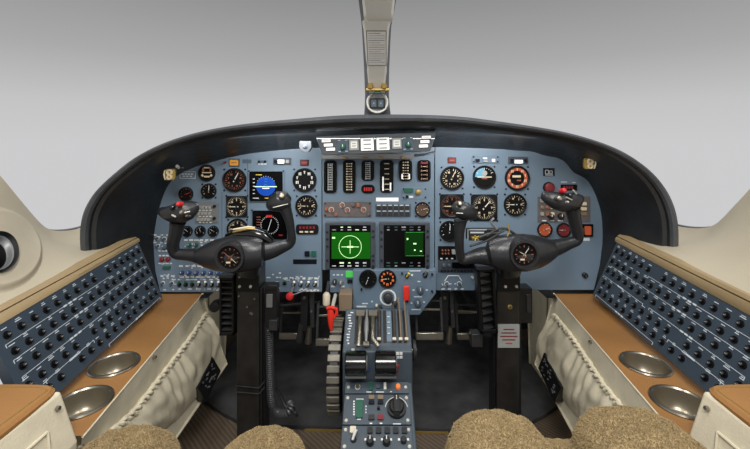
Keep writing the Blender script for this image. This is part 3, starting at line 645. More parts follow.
def light(px, py, w_, h_, m, label, kind='square', name='warning_light'):
    fr = Fr(px, py); k = fr.k; th = thing(name, label, 'light', tuple(fr.loc)); g = MB('bezel'); W_, H_ = w_*k/2, h_*k/2
    if kind == 'square': g.plate(-W_-.002, -H_-.002, W_+.002, H_+.002, -.003, .003, 'bezel', r=.001); g.build('housing', th); g = MB(m); g.plate(-W_, -H_, W_, H_, -.0045, .003, m, r=.001); g.dash(0, 0, W_*1.2, H_*.35, -.0048, 'dull_orange'); g.build('lens', th)
    else: g.cyl((0, 0, 0), (0, -.006, 0), W_*1.15, W_*1.1, 20, 'bezel'); g.build('housing', th); g = MB(m); g.knob(0, 0, W_, .010, -.003, m, 20); g.build('lens', th)
light(304.5, 162.7, 7, 4.5, 'red_dark', 'dark red square warning light above the bold-numeral altimeter, left panel')
light(451.8, 160.3, 7, 4.5, 'red_dark', 'dark red square warning light above the right panel airspeed gauge')
light(234.5, 162.6, 8.5, 6, 'amber', 'amber rounded warning light at the top of the left panel')
light(225.5, 162.3, 2, 2, 'red_dark', 'tiny red indicator just left of the amber warning light', 'round')
light(548.5, 187.5, 10, 10, 'red_dark', 'round dark red light above the right yoke outer grip', 'round')
def legrow(x0, x1, y, n, w_=3, h_=.8, m='legend'): return [('legend', x0+(x1-x0)*i/max(1, n-1), y, w_*random.uniform(.8, 1.3), h_*1.35, m, 'line') for i in range(n)]
plateset('placard', 242.5, 159.5, 251.5, 163.3, 'thin dark placard right of the amber warning light', 'placard', 'plate_dark', .0015)
plateset('annunciator', 257, 158.5, 268, 164.5, 'small grey switch strip above the blue attitude display', 'annunciator', 'plate_blue', .0015, items=[('key', 259.5+i*3, 161.5, 2, 2.2, c, 'btn') for i, c in enumerate(('screw', 'plate_dark', 'screw'))]+legrow(259.5, 265.5, 164, 3, 2))
plateset('annunciator', 273.5, 157.8, 291, 164.8, 'dark annunciator with a lit white window, left panel', 'annunciator', 'bezel_grey', .003, items=[('window', 281.5, 161.5, 6.5, 4, 'white_lit', 'btn'), ('window', 276, 161.3, 2.5, 3, 'screw', 'btn'), ('window', 287.8, 161.3, 3, 3, 'button_grey', 'btn')])
plateset('placard', 179.5, 170.8, 196.5, 179, 'faded placard with white outline at the left panel top corner', 'placard', 'plate_blue', .0008, items=[('outline', 188, 175, 15.5, 6.6, 'legend', 'frame')]+legrow(183, 192, 174, 4, 2, 1)+legrow(184, 191, 176.2, 3, 2, .7))
aud = []
for r_ in range(3):
    for c_ in range(4): aud.append(('push_button', 200.5+c_*3.4-r_*.6, 207+r_*6.1, 2.6, 2.8, 'button_grey', 'btn'))
    aud += legrow(200.5, 211, 210+r_*6.1, 4, 2, .7, 'white')
plateset('audio_selector', 196.5, 202.5, 218.5, 222.5, 'grey audio selector panel with rows of pale buttons beside left grip', 'control panel', 'grey_metal', .003, items=aud+[('knob', 215, 206, 3, 3, 'screw', 'round'), ('knob', 215, 218, 3, 3, 'screw', 'round')], screws=0)
plateset('annunciator', 472, 155.5, 499, 163.3, 'pale blue annunciator strip with small windows, right panel', 'annunciator', 'plate_blue', .003, items=[('window', 477, 160.3, 4, 3, 'screw', 'btn'), ('window', 484.5, 158.2, 4, 1.6, 'legend', 'btn'), ('window', 493, 160.3, 3, 3, 'white', 'btn'), ('window', 485, 161.2, 4, 1.5, 'button_grey', 'btn')], screws=1)
plateset('annunciator', 508, 156.7, 527.5, 164.2, 'dark annunciator with lit white window above the orange altimeter', 'annunciator', 'bezel_grey', .003, items=[('window', 518, 161.6, 8, 3.6, 'white_lit', 'btn'), ('window', 511.5, 160.8, 2.4, 4.4, 'screw', 'btn'), ('window', 525, 160.6, 2, 3.6, 'screw', 'btn')])
plateset('placard', 543, 168, 554.5, 176, 'small dark navy placard with white lettering, right panel', 'placard', 'screw', .002, items=[('legend', 546.5, 172, 3, 3.8, 'legend', 'frame'), ('legend', 550.6, 172.3, 2.4, 3, 'legend', 'frame')]+[('legend', 548.8, 175, 8, .5, 'legend', 'line')])
plateset('placard', 376, 197.6, 398.4, 201.4, 'bright white blank placard strip above the black push buttons', 'placard', 'white_lit', .0015)
plateset('altitude_selector', 402, 187.5, 427, 199, 'small selector plate with blue window and brass knob, centre panel', 'control panel', 'panel_blue', .001, items=[('window', 408.5, 190.3, 9.5, 4, 'green_dark', 'btn'), ('knob', 418.2, 192, 5.6, 5.6, 'brass', 'round'), ('knob', 407, 196.6, 3, 3, 'screw', 'round'), ('legend', 411, 196.8, 4, 2, 'white', 'line')], screws=1)
it = []
for r_ in range(2):
    for c_ in range(6): it.append(('push_button', 378.7+c_*5.7, 207.5+r_*5.8, 4.4, 3.6, 'face_grey', 'btn')); it.append(('legend', 378.7+c_*5.7, 205.1+r_*5.8, 3.6, 1., 'legend', 'line'))
plateset('button_panel', 375.5, 203.8, 411, 216.6, 'black push button panel with two rows of six keys', 'control panel', 'plate_dark', .002, items=it)
it = []
for (px, py, rr) in ((331.5, 209.5, 3), (342.3, 204.8, 2.8), (347.5, 209.7, 2.8), (353.3, 204.5, 2.4), (358.3, 205, 2.4), (363.6, 209.5, 3), (326.5, 209, 1.8), (368.5, 214, 1.6), (336, 214.3, 1.6)):
    it.append(('selector', px, py, rr*1.8, rr*1.8, random.choice(['dull_orange', 'panel_brown', 'dull_orange']), 'ringknob' if rr > 2.5 else 'round'))
it += legrow(328, 368, 207.2, 8, 2, .5, 'dull_orange')+legrow(330, 366, 213, 6, 2, .5, 'dull_orange')
plateset('flight_director_panel', 323.8, 201.8, 371.3, 216.7, 'brown control panel with orange ringed selectors above green display', 'control panel', 'panel_brown', .003, items=it, screws=1)

# left panel lower switchgear (children of the left panel)
frl = Fr(0, 0); frl.loc = lc; frl.px = CX+lc.x*F/PY; frl.py = CY-(lc.z-CZ)*F/PY
it = []
it += [('rotary_switch', 157.5, 238, 4, 4, 'plate_dark', 'ringknob'), ('rotary_switch', 164.5, 239, 4.6, 4.6, 'plate_dark', 'ringknob'), ('rotary_switch', 158, 246, 4, 4, 'plate_dark', 'ringknob'), ('rotary_switch', 165, 247.5, 4, 4, 'plate_dark', 'round')]
it += legrow(155, 168, 235, 3, 3, .9, 'white')+legrow(155, 168, 242.5, 3, 3, .9)+legrow(160, 170, 251, 4, 2.4, .8, 'white')
it += [('warning_button', 162.5, 259, 4.6, 4.6, 'red_dark', 'round'), ('warning_button', 168.5, 259, 4.6, 4.6, 'red_dark', 'round'), ('indicator', 167, 267.2, 7.5, 2.4, 'green_dark', 'btn')]
it += legrow(160, 171, 255.6, 4, 2.4, 1, 'white')+legrow(160, 171, 263.4, 4, 2.6, .8, 'white')
it += [('key_lock', 163, 283, 4.2, 4.2, 'plate_dark', 'ringknob'), ('key_lock', 172, 283, 4.2, 4.2, 'plate_dark', 'ringknob')]+legrow(162, 173, 276, 3, 3, 1.1, 'legend')
it += [('rotary_knob', 182.5+i*7.2, 272.3, 4, 4, 'blue_knob', 'knob') for i in range(6)]+legrow(181, 200, 266, 4, 4, 1.2, 'white')+legrow(182, 219, 277, 8, 3.6, 1.1, 'white')
it += [('toggle_switch', 179.5+i*6.5, 284.5, 4, 4, 'green_dark' if i < 3 else 'white', 'toggle') for i in range(7)]+legrow(180, 219, 279.6, 6, 3.4, .9)+legrow(180, 219, 289, 5, 3.2, .9)
it += [('rotary_knob', 190, 244.5, 4, 4, 'green_dark', 'knob'), ('rotary_knob', 196.5, 244.5, 4, 4, 'green_dark', 'knob')]+legrow(186, 212, 240, 6, 3.5, 1, 'white')
it += [('indicator', 307.3, 253.5, 5, 5, 'screw', 'btn'), ('indicator', 313.7, 253.5, 5, 5, 'green_dark', 'btn'), ('legend_strip', 305, 261.6, 23.5, 4.6, 'screw', 'flat')]
it += [('toggle_switch', 284.5, 283, 3.6, 3.6, 'green_dark', 'toggle')]+[('toggle_switch', 293.5+i*7.1, 284.5, 4, 4, 'white', 'toggle') for i in range(4)]
it += legrow(286, 316, 278.4, 6, 3.6, 1.3, 'white')+legrow(304, 318, 290.4, 5, 2.6, 1.2, 'white')+[('legend', 268.5, 277.5, 4, 1, 'white', 'line'), ('legend', 280, 273, 2, 1.2, 'white', 'line'), ('legend', 264, 280, 2, 1, 'white', 'line'), ('legend', 266, 287, 2.5, 1.5, 'white', 'line'), ('legend', 318, 283, .8, 8, 'legend', 'line'), ('legend', 277, 277.5, 2, 1.2, 'legend', 'line')]
it += [('seam', 247.5, 222, .5, 126, 'plate_dark', 'line'), ('seam', 222, 222, .4, 60, 'plate_dark', 'line')]
rl = random.Random(5)
for x0_, x1_, y0_, y1_, n_ in ((154, 172, 233, 252, 16), (158, 172, 254, 265, 8), (158, 176, 274, 290, 12), (181, 222, 264, 268, 12), (180, 222, 275.5, 280, 18), (178, 222, 288, 290.5, 12), (184, 216, 239, 248, 14), (284, 320, 276.5, 281, 16), (298, 320, 289, 291.5, 8), (262, 282, 272, 290, 8)):
    for _ in range(n_): it.append(('legend', rl.uniform(x0_, x1_), rl.uniform(y0_, y1_), rl.uniform(.9, 2.6), rl.uniform(.6, 1.3), rl.choice(['legend', 'legend', 'white']), 'line'))
LEG = [k for k in it if k[6] == 'line']; REST = [k for k in it if k[6] != 'line']
def merged(th, fr, items, name='legends', t=0.):
    g = MB('legend'); k = fr.k
    for nm, px, py, w_, h_, m, kind in items: g.box((fr.x(px), -t-.0005, fr.z(py)), (w_*k, .001, h_*k), None, m)
    return g.build(name, th, smooth=False)
addc(LP, frl, REST); merged(LP, frl, LEG)
frr = Fr(CX+rc.x*F/PY, CY-(rc.z-CZ)*F/PY)
addc(RP, frr, [('push_knob', 584.5, 275, 5.6, 5.6, 'black_gloss', 'round'), ('screw', 498, 288, 2, 2, 'rivet', 'round')])
merged(RP, frr, [('l', 583, 221.2, 13, .8, 'white', 'line'), ('l', 585, 239.3, 9, 3, 'legend', 'line'), ('l', 564, 182, 6, .8, 'legend', 'line'), ('l', 574, 182.5, 3, .8, 'legend', 'line')])

# right panel radios and switch cluster
plateset('radio', 438, 246, 460, 259.3, 'black radio head with orange dots left of the right yoke', 'radio', 'face', .006, items=[('push_button', 442+(i % 3)*3, 249.5+(i//3)*3.2, 1.6, 1.6, 'dull_orange', 'round') for i in range(6)]+[('window', 453.5, 251, 4.6, 4.6, 'button_grey', 'btn')]+legrow(441, 457, 258, 4, 2.4, .9), screws=0)
plateset('radio', 438, 260.3, 479.5, 271.3, 'grey radio with long black display window behind the right yoke', 'radio', 'bezel_grey', .006, items=[('display_window', 465, 264.3, 27, 5.4, 'glass_black', 'btn')]+[('push_button', 441+i*3.3, 269.7, 2, 1.4, 'screw', 'btn') for i in range(11)]+[('knob', 443.5, 264.5, 3.8, 3.8, 'plate_dark', 'round'), ('knob', 448.5, 264.5, 3, 3, 'plate_dark', 'round')]+[('digits', 460+i*4, 264.3, 2.4, 1.2, 'dull_orange', 'flat') for i in range(0)])
plateset('radio_tuner', 437, 272.3, 474, 290, 'blue-grey tuner plate with white bracket and two dial knobs', 'control panel', 'plate_blue', .003, items=[('bracket', 453, 278.5, 17, 6.5, 'white', 'bracket'), ('knob', 446.5, 283.5, 4.8, 4.8, 'plate_dark', 'ringknob'), ('knob', 459, 283.5, 4.8, 4.8, 'plate_dark', 'ringknob'), ('knob', 472, 277, 2.6, 2.6, 'rivet', 'round'), ('knob', 442, 284, 1.6, 1.6, 'rivet', 'round')]+legrow(443, 462, 288.6, 4, 3, .9)+legrow(450, 455, 283.5, 2, 2, .8))
it = [('push_button', 541.5+(i % 5)*5.2, 200.5+(i//5)*6.6, 3.2, 3.2, random.choice(['cream', 'dull_orange', 'tan_box', 'button_grey']), random.choice(['round', 'btn'])) for i in range(13)]
it += [('push_button', 583, 203.5+i*5, 5, 3, random.choice(['cream', 'tan_box']), 'btn') for i in range(3)]+[('rotary_switch', 550, 216, 6, 6, 'black', 'knob'), ('rotary_switch', 560, 216, 6, 6, 'black', 'knob')]+legrow(544, 560, 220.5, 3, 4, .8)
plateset('switch_cluster', 537.5, 196.5, 590, 222, 'brownish switch cluster plate behind the right yoke outer grip', 'control panel', 'panel_brown', .002, items=it)
plateset('digital_readout', 560.5, 184.5, 576.5, 190.3, 'small black readout window with red glow at top right', 'readout', 'glass_black', .004, items=[('digits', 563.5+i*2.6, 187.4, 1.7, 3, 'red_dark', 'flat') for i in range(4)])
plateset('trim_indicator', 577.5, 224, 592.5, 236.3, 'small square orange drum indicator at the right panel edge', 'gauge', 'face', .005, items=[('drum', 586.5, 230, 6, 8.5, 'orange_glow', 'btn'), ('drum_mark', 586.5, 230, 6, 1, 'cream', 'flat'), ('drum', 580.3, 230, 3, 5, 'dull_orange', 'btn')])

# glareshield annunciator bar above the tapes
YA = .995
def fra(px, py): return Fr(px, py, YA)
fr = fra(376, 145); th = thing('annunciator_bar', 'grey trapezoid autopilot and warning light bar hung under glareshield centre', 'annunciator', tuple(fr.loc), M=Matrix.Rotation(-.036, 3, 'Y').transposed() if False else Matrix.Rotation(-.035, 3, 'Y'))
g = MB('bezel_grey'); g.prism([(fr.x(a), fr.z(b)) for a, b in ((316, 134.2), (437.5, 134.2), (430.5, 152), (427, 153.5), (325, 153.5), (321.5, 152))][::-1], 0, .03, 'bar_grey'); g.build('housing', th, smooth=False, bevel=.002)
def lens(px, py, w_, h_, m, nm='lamp_window', leg=0):
    q = MB(m); q.plate(-w_*fr.k/2-.0012, -h_*fr.k/2-.0012, w_*fr.k/2+.0012, h_*fr.k/2+.0012, -.001, .002, 'bezel', r=.001); q.plate(-w_*fr.k/2, -h_*fr.k/2, w_*fr.k/2, h_*fr.k/2, -.003, .004, m, r=.001)
    for i in range(leg): q.dash(0, (i-(leg-1)/2)*h_*fr.k*.34, w_*fr.k*.6, h_*fr.k*.12, -.0033, 'button_grey')
    o = q.build(nm, th); o.location = (fr.x(px), -.0015 if m == 'white' else 0, fr.z(py))
for i in range(3): lens(326.5+i*2., 139+i*4.3, 9, 3., 'white_lit', 'lamp_window', 1); lens(426.5-i*1.6, 139+i*4.3, 9, 3., 'white_lit', 'lamp_window', 1)
for px in (343, 408): 
    q = MB('plate_dark'); q.plate(-.014, -.019, .014, .019, -.002, .003, 'plate_dark', r=.001); o = q.build('switch_plate', th); o.location = (fr.x(px), 0, fr.z(144.8))
    q = MB('green_dark'); q.knob(0, 0, .008, .012, 0, 'green_dark'); q.box((0, -.0125, .003), (.002, .001, .006), None, 'white'); o = q.build('rotary_knob', th); o.location = (fr.x(px), -.002, fr.z(145.5))
    q = MB('legend'); [q.dash(a, b, .006, .0018, -.0025, 'legend') for a, b in ((-.009, .015), (.009, .015), (.009, -.014), (-.009, -.014))]; o = q.build('legend', th); o.location = (fr.x(px), 0, fr.z(144.8))
lens(354, 144, 9.4, 11, 'button_grey', 'push_light'); lens(354, 144, 6.4, 7, 'white', 'lamp_window', 2); lens(367.3, 144, 12.8, 12.4, 'white_lit', 'push_light', 3); lens(383, 144, 12.8, 12.4, 'white_lit', 'push_light', 3); lens(396.8, 144, 9.4, 11, 'button_grey', 'push_light'); lens(396.8, 144, 6.8, 7, 'white', 'lamp_window', 2)
br = MB('grey_metal'); fr2 = Fr(376, 156); br.plate(fr2.x(323), fr2.z(158.6), fr2.x(413), fr2.z(153.6), -.035, .034, 'grey_metal', r=.003)
br.T = None; br.sweep([(fr2.x(405), -.02, fr2.z(156)), (fr2.x(425), -.016, fr2.z(153.5)), (fr2.x(434), -.008, fr2.z(151.5))], .0022, 8, m='dark_metal')
for a in (346, 366, 381, 403): br.box((fr2.x(a), -.037, fr2.z(157)), (.014, .006, .008), None, 'tan_box')
tag(br.build('mounting_bracket', loc=fr2.loc, bevel=.001), 'long grey metal bracket under the annunciator bar above tape gauges', 'bracket')
g = MB('grey_metal'); fr = Fr(305.5, 146, 1.05); th = thing('latch_bracket', 'grey clip bracket with blue screw left of the annunciator bar', 'bracket', tuple(fr.loc))
g.m = 'bar_grey'; g.prism([(-.016, .014), (.016, .014), (.017, -.004), (.008, -.017), (-.006, -.017), (-.017, -.004)][::-1], -.004, .028, 'bar_grey'); g.build('clip', th, bevel=.001); g = MB('blue_knob'); g.knob(0, -.002, .006, .004, -.004, 'bezel_grey'); g.knob(0, -.002, .0035, .006, -.004, 'blue_knob'); g.build('screw', th)
# eyeball reading lamps at the hood corners
for px, py, sg, lb in ((170.5, 174.5, 1, 'small brass swivel lamp fitting at the left corner under the hood'), (589, 163.5, -1, 'small brass swivel lamp fitting at the right corner under the hood')):
    fr = Fr(px, py, 1.045); th = thing('map_lamp', lb, 'lamp', tuple(fr.loc)); g = MB('brass'); k = fr.k
    g.plate(-5.4*k, -5.6*k, 5*k, 5.6*k, -.004, .008, 'brass', r=.006); g.build('plate', th, bevel=.001)
    g = MB('cream'); g.ring(0, 2.3*k, .0035, .0085, -.010, -.002, 'cream'); g.build('socket', th); g = MB('cream'); g.ring(0, -2.6*k, .003, .0075, -.010, -.002, 'cream'); g.build('socket', th)
    g = MB('ivory'); g.sweep([(-sg*4*k, -.008, 4.5*k), (-sg*4.6*k, -.010, 0), (-sg*3.6*k, -.008, -5*k)], .0018, 8); g.build('wire', th)
    g = MB('dark_metal'); g.sweep([(sg*2*k, 0, 4.6*k), (sg*6*k, .01, 6.5*k), (sg*9.6*k, .02, 6*k)], .0035, 8); g.sweep([(sg*6*k, .01, 6.5*k), (sg*6.5*k, .0, 8.5*k)], .0045, 8, m='rivet'); g.build('arm', th)

# ---------------------------------------------------------------- lower centre sub panel
poly = [(353, 270), (436, 270), (436, 293.5), (419.5, 315), (405.5, 315), (405, 309), (353, 309)]
YS = 1.12
fr = Fr(394, 290, YS); SP = thing('sub_panel', 'lower centre blue-grey sub panel with two gauges and red guard', 'instrument panel', tuple(fr.loc))
g = MB('plate_blue'); g.prism([(fr.x(a), fr.z(b)) for a, b in poly], 0, .03, 'plate_blue'); g.build('panel_face', SP, smooth=False, bevel=.0015)
addc(SP, fr, [('dial_ring', 388, 297.5, 16.5, 16.5, 'dark_metal', 'ringknob'), ('selector_knob', 394.6, 303.5, 6, 6, 'dark_metal', 'round'), ('toggle_switch', 407, 276, 4, 4, 'yellow', 'toggle'), ('lever_switch', 425, 275, 5, 5, 'grey_metal', 'toggle'), ('rotary_knob', 420, 289.5, 7.2, 7.2, 'plate_dark', 'knob'), ('rotary_knob', 417.5, 302.5, 7.2, 7.2, 'plate_dark', 'knob'), ('screw', 361.5, 289, 2.2, 2.2, 'screw', 'round'), ('button', 376.5, 305, 2.4, 3, 'ivory', 'round'), ('selector_knob', 380.5, 306.5, 4, 4, 'dark_metal', 'round'), ('screw', 432, 274, 2, 2, 'screw', 'round'), ('screw', 432, 291, 2, 2, 'screw', 'round'), ('screw', 402, 273, 2, 2, 'screw', 'round')])
g = MB('red_bright'); k = fr.k; g.box((0, -.008, 0), (5.6*k, .012, 14*k), None, 'red_bright'); g.box((-1.4*k, -.006, -8*k), (1.2*k, .006, 3.5*k), None, 'bezel'); g.box((1.4*k, -.006, -8*k), (1.2*k, .006, 3.5*k), None, 'bezel'); o = g.build('switch_guard', SP, bevel=.0025, label='red hinged switch guard'); o.location = (fr.x(406), 0, fr.z(292))
merged(SP, fr, [('l', 365, 303.5, 6, 1, 'legend', 'line'), ('l', 361.5, 306.5, 10, 1.4, 'legend', 'line'), ('l', 415, 270.9, 11, .9, 'legend', 'line'), ('l', 412, 275, 2, 2, 'legend', 'line'), ('l', 419, 281.5, 3, 1, 'legend', 'line'), ('l', 413.5, 290, 2, 1.2, 'legend', 'line'), ('l', 426.7, 290, 2, 1.2, 'legend', 'line'), ('l', 418, 296.7, 8, 1, 'legend', 'line'), ('l', 411.5, 303, 1.4, 1.4, 'legend', 'line'), ('l', 424, 302, 1.6, 1.2, 'legend', 'line'), ('l', 416, 309.5, 9, 1, 'legend', 'line'), ('l', 372, 301.5, 1.4, 1.4, 'legend', 'line')])
G(368, 278.6, 8.4, 'round black gauge with white lower needle under the green display', 'small', ang=200, nd='white', Y=YS, screws=False, tick='green_dark')
G(387.4, 278.6, 8.4, 'round gauge with bright orange numerals right of the black one', 'bold', ang=-95, tick='orange', nd='cream', Y=YS, screws=False)
th = plateset('landing_gear_panel', 330, 269, 353.5, 292, 'small blue-grey gear panel with green light under green display', 'control panel', 'plate_blue', .003, r=.001, items=[('knob', 335, 281, 5, 5, 'dark_metal', 'knob'), ('knob', 341, 281.6, 5, 5, 'grey_metal', 'knob'), ('indicator', 349.6, 273.6, 7.4, 6, 'green', 'btn'), ('indicator', 350, 280.5, 5, 3.4, 'screw', 'btn')]+legrow(333, 343, 286, 2, 3, 1.2)+legrow(334, 342, 274.5, 3, 2, .9), Y=1.14)

# gear handle, red handle, tan box, red ball
q = P(326.5, 299, 1.08); th = thing('gear_handle', 'ivory wheel-shaped gear handle knob below the centre panel', 'handle', tuple(q))
g = MB('ivory'); g.sweep([(0, 0, -.019), (0, 0, -.015), (0, 0, .012), (0, 0, .018)], [.007, .0105, .0105, .006], 16); g.build('knob', th); g = MB('dark_metal'); g.bar((0, .005, .01), (0, .05, .03), .008); g.build('shaft', th)
q = P(331.5, 315, 1.02); th = thing('emergency_handle', 'bright red pull handle hanging left of the throttle pedestal', 'handle', tuple(q))
g = MB('red_bright'); g.sweep([(-.004, 0, .016), (-.002, 0, .004), (-.002, 0, -.014), (-.001, 0, -.034), (0, 0, -.042)], [(.007, .006), (.0095, .007), (.0085, .007), (.0055, .005), (.003, .003)], 12); g.sweep([(-.012, 0, .018), (0, -.003, .022), (.013, 0, .016), (.014, 0, .002), (.006, 0, -.006)], .0045, 10); g.build('grip', th); g = MB('rivet'); g.cyl((.002, .005, .018), (.004, .06, .03), .005, .005, 12); g.build('shaft', th)
q = P(345.5, 302, 1.10); g = MB('tan_box'); g.box((0, .02, 0), (.038, .05, .05)); tag(g.build('relay_box', bevel=.002, loc=q), 'small brown rectangular box beneath the gear panel', 'box')
q = P(290, 296, 1.10); th = thing('pull_knob', 'round red pull knob below the left panel bottom edge', 'knob', tuple(q)); g = MB('red_bright'); g.sweep([(0, -.012, 0), (0, -.010, 0), (0, -.004, 0), (0, .004, 0), (0, .010, 0)], [.003, .0085, .0115, .010, .004], 18, m='red'); g.build('knob', th); g = MB('grey_metal'); g.cyl((0, .005, 0), (.0, .06, .012), .003); g.cyl((.005, 0, .002), (.05, .02, .012), .0015); g.build('shaft', th)

# ---------------------------------------------------------------- throttle quadrant and pedestal
qb = P(377.5, 378, .95); qt = P(377.5, 308, 1.05); hw = .0875
PD = thing('throttle_quadrant', 'grey-blue throttle quadrant box at the head of the centre pedestal', 'throttle quadrant', (qb.x, .96, 0)); off = Vector((qb.x, .96, 0))
g = MB('pedestal_blue')
zlo = P(377.5, 379, .95).z; z1 = P(377.5, 351, .955).z; z2 = P(377.5, 346, .965).z; z3 = P(377.5, 309, 1.05).z
prof_ = [(.95, 0.014), (.95, z1), (.965, z2), (1.05, z3), (1.11, CZ-164/380*1.11), (1.11, 0.014)]
vs = [Vector((qb.x+s_*hw, y, z))-off for s_ in (-1, 1) for y, z in prof_]; n = len(prof_)
g.add(vs, [tuple(range(n)), tuple(range(2*n-1, n-1, -1))]+[(i, n+i, n+(i+1) % n, (i+1) % n) for i in range(n)]); g.build('housing', PD, smooth=False, bevel=.003)
# deck frame: local x right, local z up the slope, -y outward
d0 = Vector((qb.x, .965, z2)); d1 = Vector((qb.x, 1.05, z3)); up_ = (d1-d0).normalized(); nrm = Vector((0, -up_.z, up_.y)); nrm = nrm if nrm.z > 0 else -nrm
DM = axes((1, 0, 0), nrm); L = (d1-d0).length
DK = bpy.data.objects.new('lever_deck', None)
def deck(x, s_, h=0.): return d0+up_*s_*L+Vector((1, 0, 0))*x+nrm*h-off     # x metres, s 0..1 up the slope
g = MB('black')
def slot(x, w_, s0, s1, m='black', h=.001):
    gg = MB(m); a, b = deck(x-w_/2, s0, h), deck(x+w_/2, s1, h); c, d = deck(x+w_/2, s0, h), deck(x-w_/2, s1, h)
    a2, b2, c2, d2 = deck(x-w_/2, s0, -.002), deck(x+w_/2, s1, -.002), deck(x+w_/2, s0, -.002), deck(x-w_/2, s1, -.002)
    gg.add([a, c, b, d, a2, c2, b2, d2], [(0, 1, 2, 3), (0, 4, 5, 1), (1, 5, 6, 2), (2, 6, 7, 3), (3, 7, 4, 0)]); return gg
slot(-.032, .055, .05, .93).build('lever_slot', PD, smooth=False, label='wide black slot under the paired throttle levers')
for x, w_ in ((.005, .01), (.019, .008), (.043, .012), (.058, .008), (.071, .007)): slot(x, w_, .08, .95).build('lever_slot', PD, smooth=False)
slot(.031, .013, .1, .92, 'plate_blue', .002).build('centre_strip', PD, smooth=False)
g = MB('legend')
for i in range(12): 
    p = deck(-.073+random.uniform(-.004, .004), .06+.075*i, .001); g.box(p, (random.uniform(.004, .010), .002, .003), DM, random.choice(['legend', 'white', 'legend']))
for i in range(4): g.box(deck(.030, .3+.15*i, .0035), (.007, .002, .002), DM, 'legend')
g.build('legends', PD, smooth=False)
# throttle levers: each a thing
for sx_, x in (('left', -.046), ('right', -.012)):
    hx = -.052 if sx_ == 'left' else .027
    base = deck(x, .75, 0)+off; D = lambda a, s_, h: deck(a, s_, h)+off-base
    g = MB('tan_box'); g.sweep([D(x, .8, 0), D(x, .7, .014), D(x, .35, .022), D(x, .05, .024), D(x+(hx-x)*.4, -.12, .022)], [(.006, .004), (.0065, .004), (.0045, .004), (.005, .004), (.006, .004)], 10, m='steel'); g.box(D(x, .78, .012), (.022, .012, .016), DM, 'steel'); th = g.build('throttle_lever', PD, loc=base-off)
    hp = P(356 if sx_ == 'left' else 385.5, 363, .935)-base; hwid = (20.5 if sx_ == 'left' else 20.5)*.935/F/2; g = MB('black_gloss')
    g.sweep([hp+Vector((-hwid, 0, 0)), hp+Vector((-hwid+.002, 0, 0)), hp+Vector((hwid-.002, 0, 0)), hp+Vector((hwid, 0, 0))], [.0255, .0275, .0275, .0255], 28); g.build('handle', th)
    g = MB('steel'); g.box(hp+Vector((0, -.018, -.024)), (hwid*2, .004, .004), None, 'grey_metal'); g.cyl(hp+Vector((hwid, 0, 0)), hp+Vector((hwid+.003, 0, 0)), .018, .016, 18); g.build('end_cap', th)
b0 = deck(-.0285, .3, 0)+off;  g = MB('grey_metal')
g.sweep([deck(-.0285, s_, .020)+off-b0 for s_ in (.0, .12, .3, .5, .7, .86)], [.003, .004, .0065, .006, .003, .002], 12); g.box(deck(-.0285, -.02, .012)+off-b0, (.014, .008, .010), DM, 'steel'); g.build('friction_lever', PD, loc=b0-off, label='slim grey spindle lever')
for i, (x, lb) in enumerate(((.005, 'narrow chrome slat lever just right of the throttle shafts'), (.044, 'narrow chrome slat lever right of the blue marked strip'), (.060, 'slim beige flap lever, second from quadrant right edge'), (.075, 'slim beige lever at the right edge of the quadrant'))):
    b0 = deck(x, .5, 0)+off;  g = MB('steel'); D = lambda a, s_, h: deck(a, s_, h)+off-b0
    hi = (.95, 1.05, 1.25, 1.15)[i]
    g.sweep([D(x, .1, .006), D(x, .5, .012), D(x-.001, hi, .012)], [(.0022, .004)]*3, 8, m='steel' if i < 2 else 'tan_box'); th = g.build('slat_lever', PD, loc=b0-off, label=lb); g = MB('rivet'); g.box(D(x-.001, .12, .01), (.009, .006, .006), DM, 'ivory'); g.build('stop', th)
g = MB('legend'); yF = .95-.0012
for px, py, w_, h_, m in ((397.5, 353.5, 3, 2.6, 'white'), (401, 353.5, 3, 2.6, 'white'), (397.5, 357.2, 3, 2.4, 'legend'), (401, 357.2, 3, 2.4, 'legend'), (353, 349.5, 3, 1.6, 'white'), (398, 365.5, 2.2, 2, 'red'), (397.5, 370.5, 2.2, 2, 'red_dark')):
    p = P(px, py, yF)-off; g.box(p, (w_*.0025, .0015, h_*.0025), None, m)
g.build('legends', PD, smooth=False)
g = MB('blue_knob'); p = P(368.8, 369, .95)-off; g.cyl(p, p+Vector((0, -.004, 0)), .005, .004, 14, 'blue_knob'); g.build('button', PD)
# trim wheel
wc = P(337.5, 360, 1.06); wc.z = CZ-.61
Rw = .118; wd = 12.5*.98/F/2
g = MB('dark_metal'); g.sweep([(-wd, 0, 0), (-wd*.6, 0, 0), (wd*.6, 0, 0), (wd, 0, 0)], [Rw-.010, Rw-.004, Rw-.004, Rw-.010], 48, up=(0, 1, 0)); th = g.build('trim_wheel', PD, loc=wc-off, label='large ribbed grey trim wheel')
g = MB('steel')
nrib = 30
for i in range(nrib):
    a = 2*math.pi*i/nrib; Rm = Matrix.Rotation(a, 3, 'X'); c = Rm@Vector((0, -(Rw-.003), 0)); g.box(c, (wd*2, .007, .0165), Rm, 'wheel_rib')
g.build('grip_ribs', th, smooth=False, bevel=.002); g = MB('dark_metal'); g.cyl((0, 0, 0), (.02, 0, 0), .012); g.build('axle', th)
wc = P(413.5, 350, 1.0); g = MB('dark_metal'); g.cyl((-.002, 0, 0), (.006, 0, 0), .026, .024, 24); th = g.build('friction_wheel', PD, loc=wc-off); g = MB('steel'); g.ring(0, 0, .001, .004, -.004, 0, 'steel'); g.cyl((-.010, 0, 0), (.008, 0, 0), .005); g.build('axle', th)

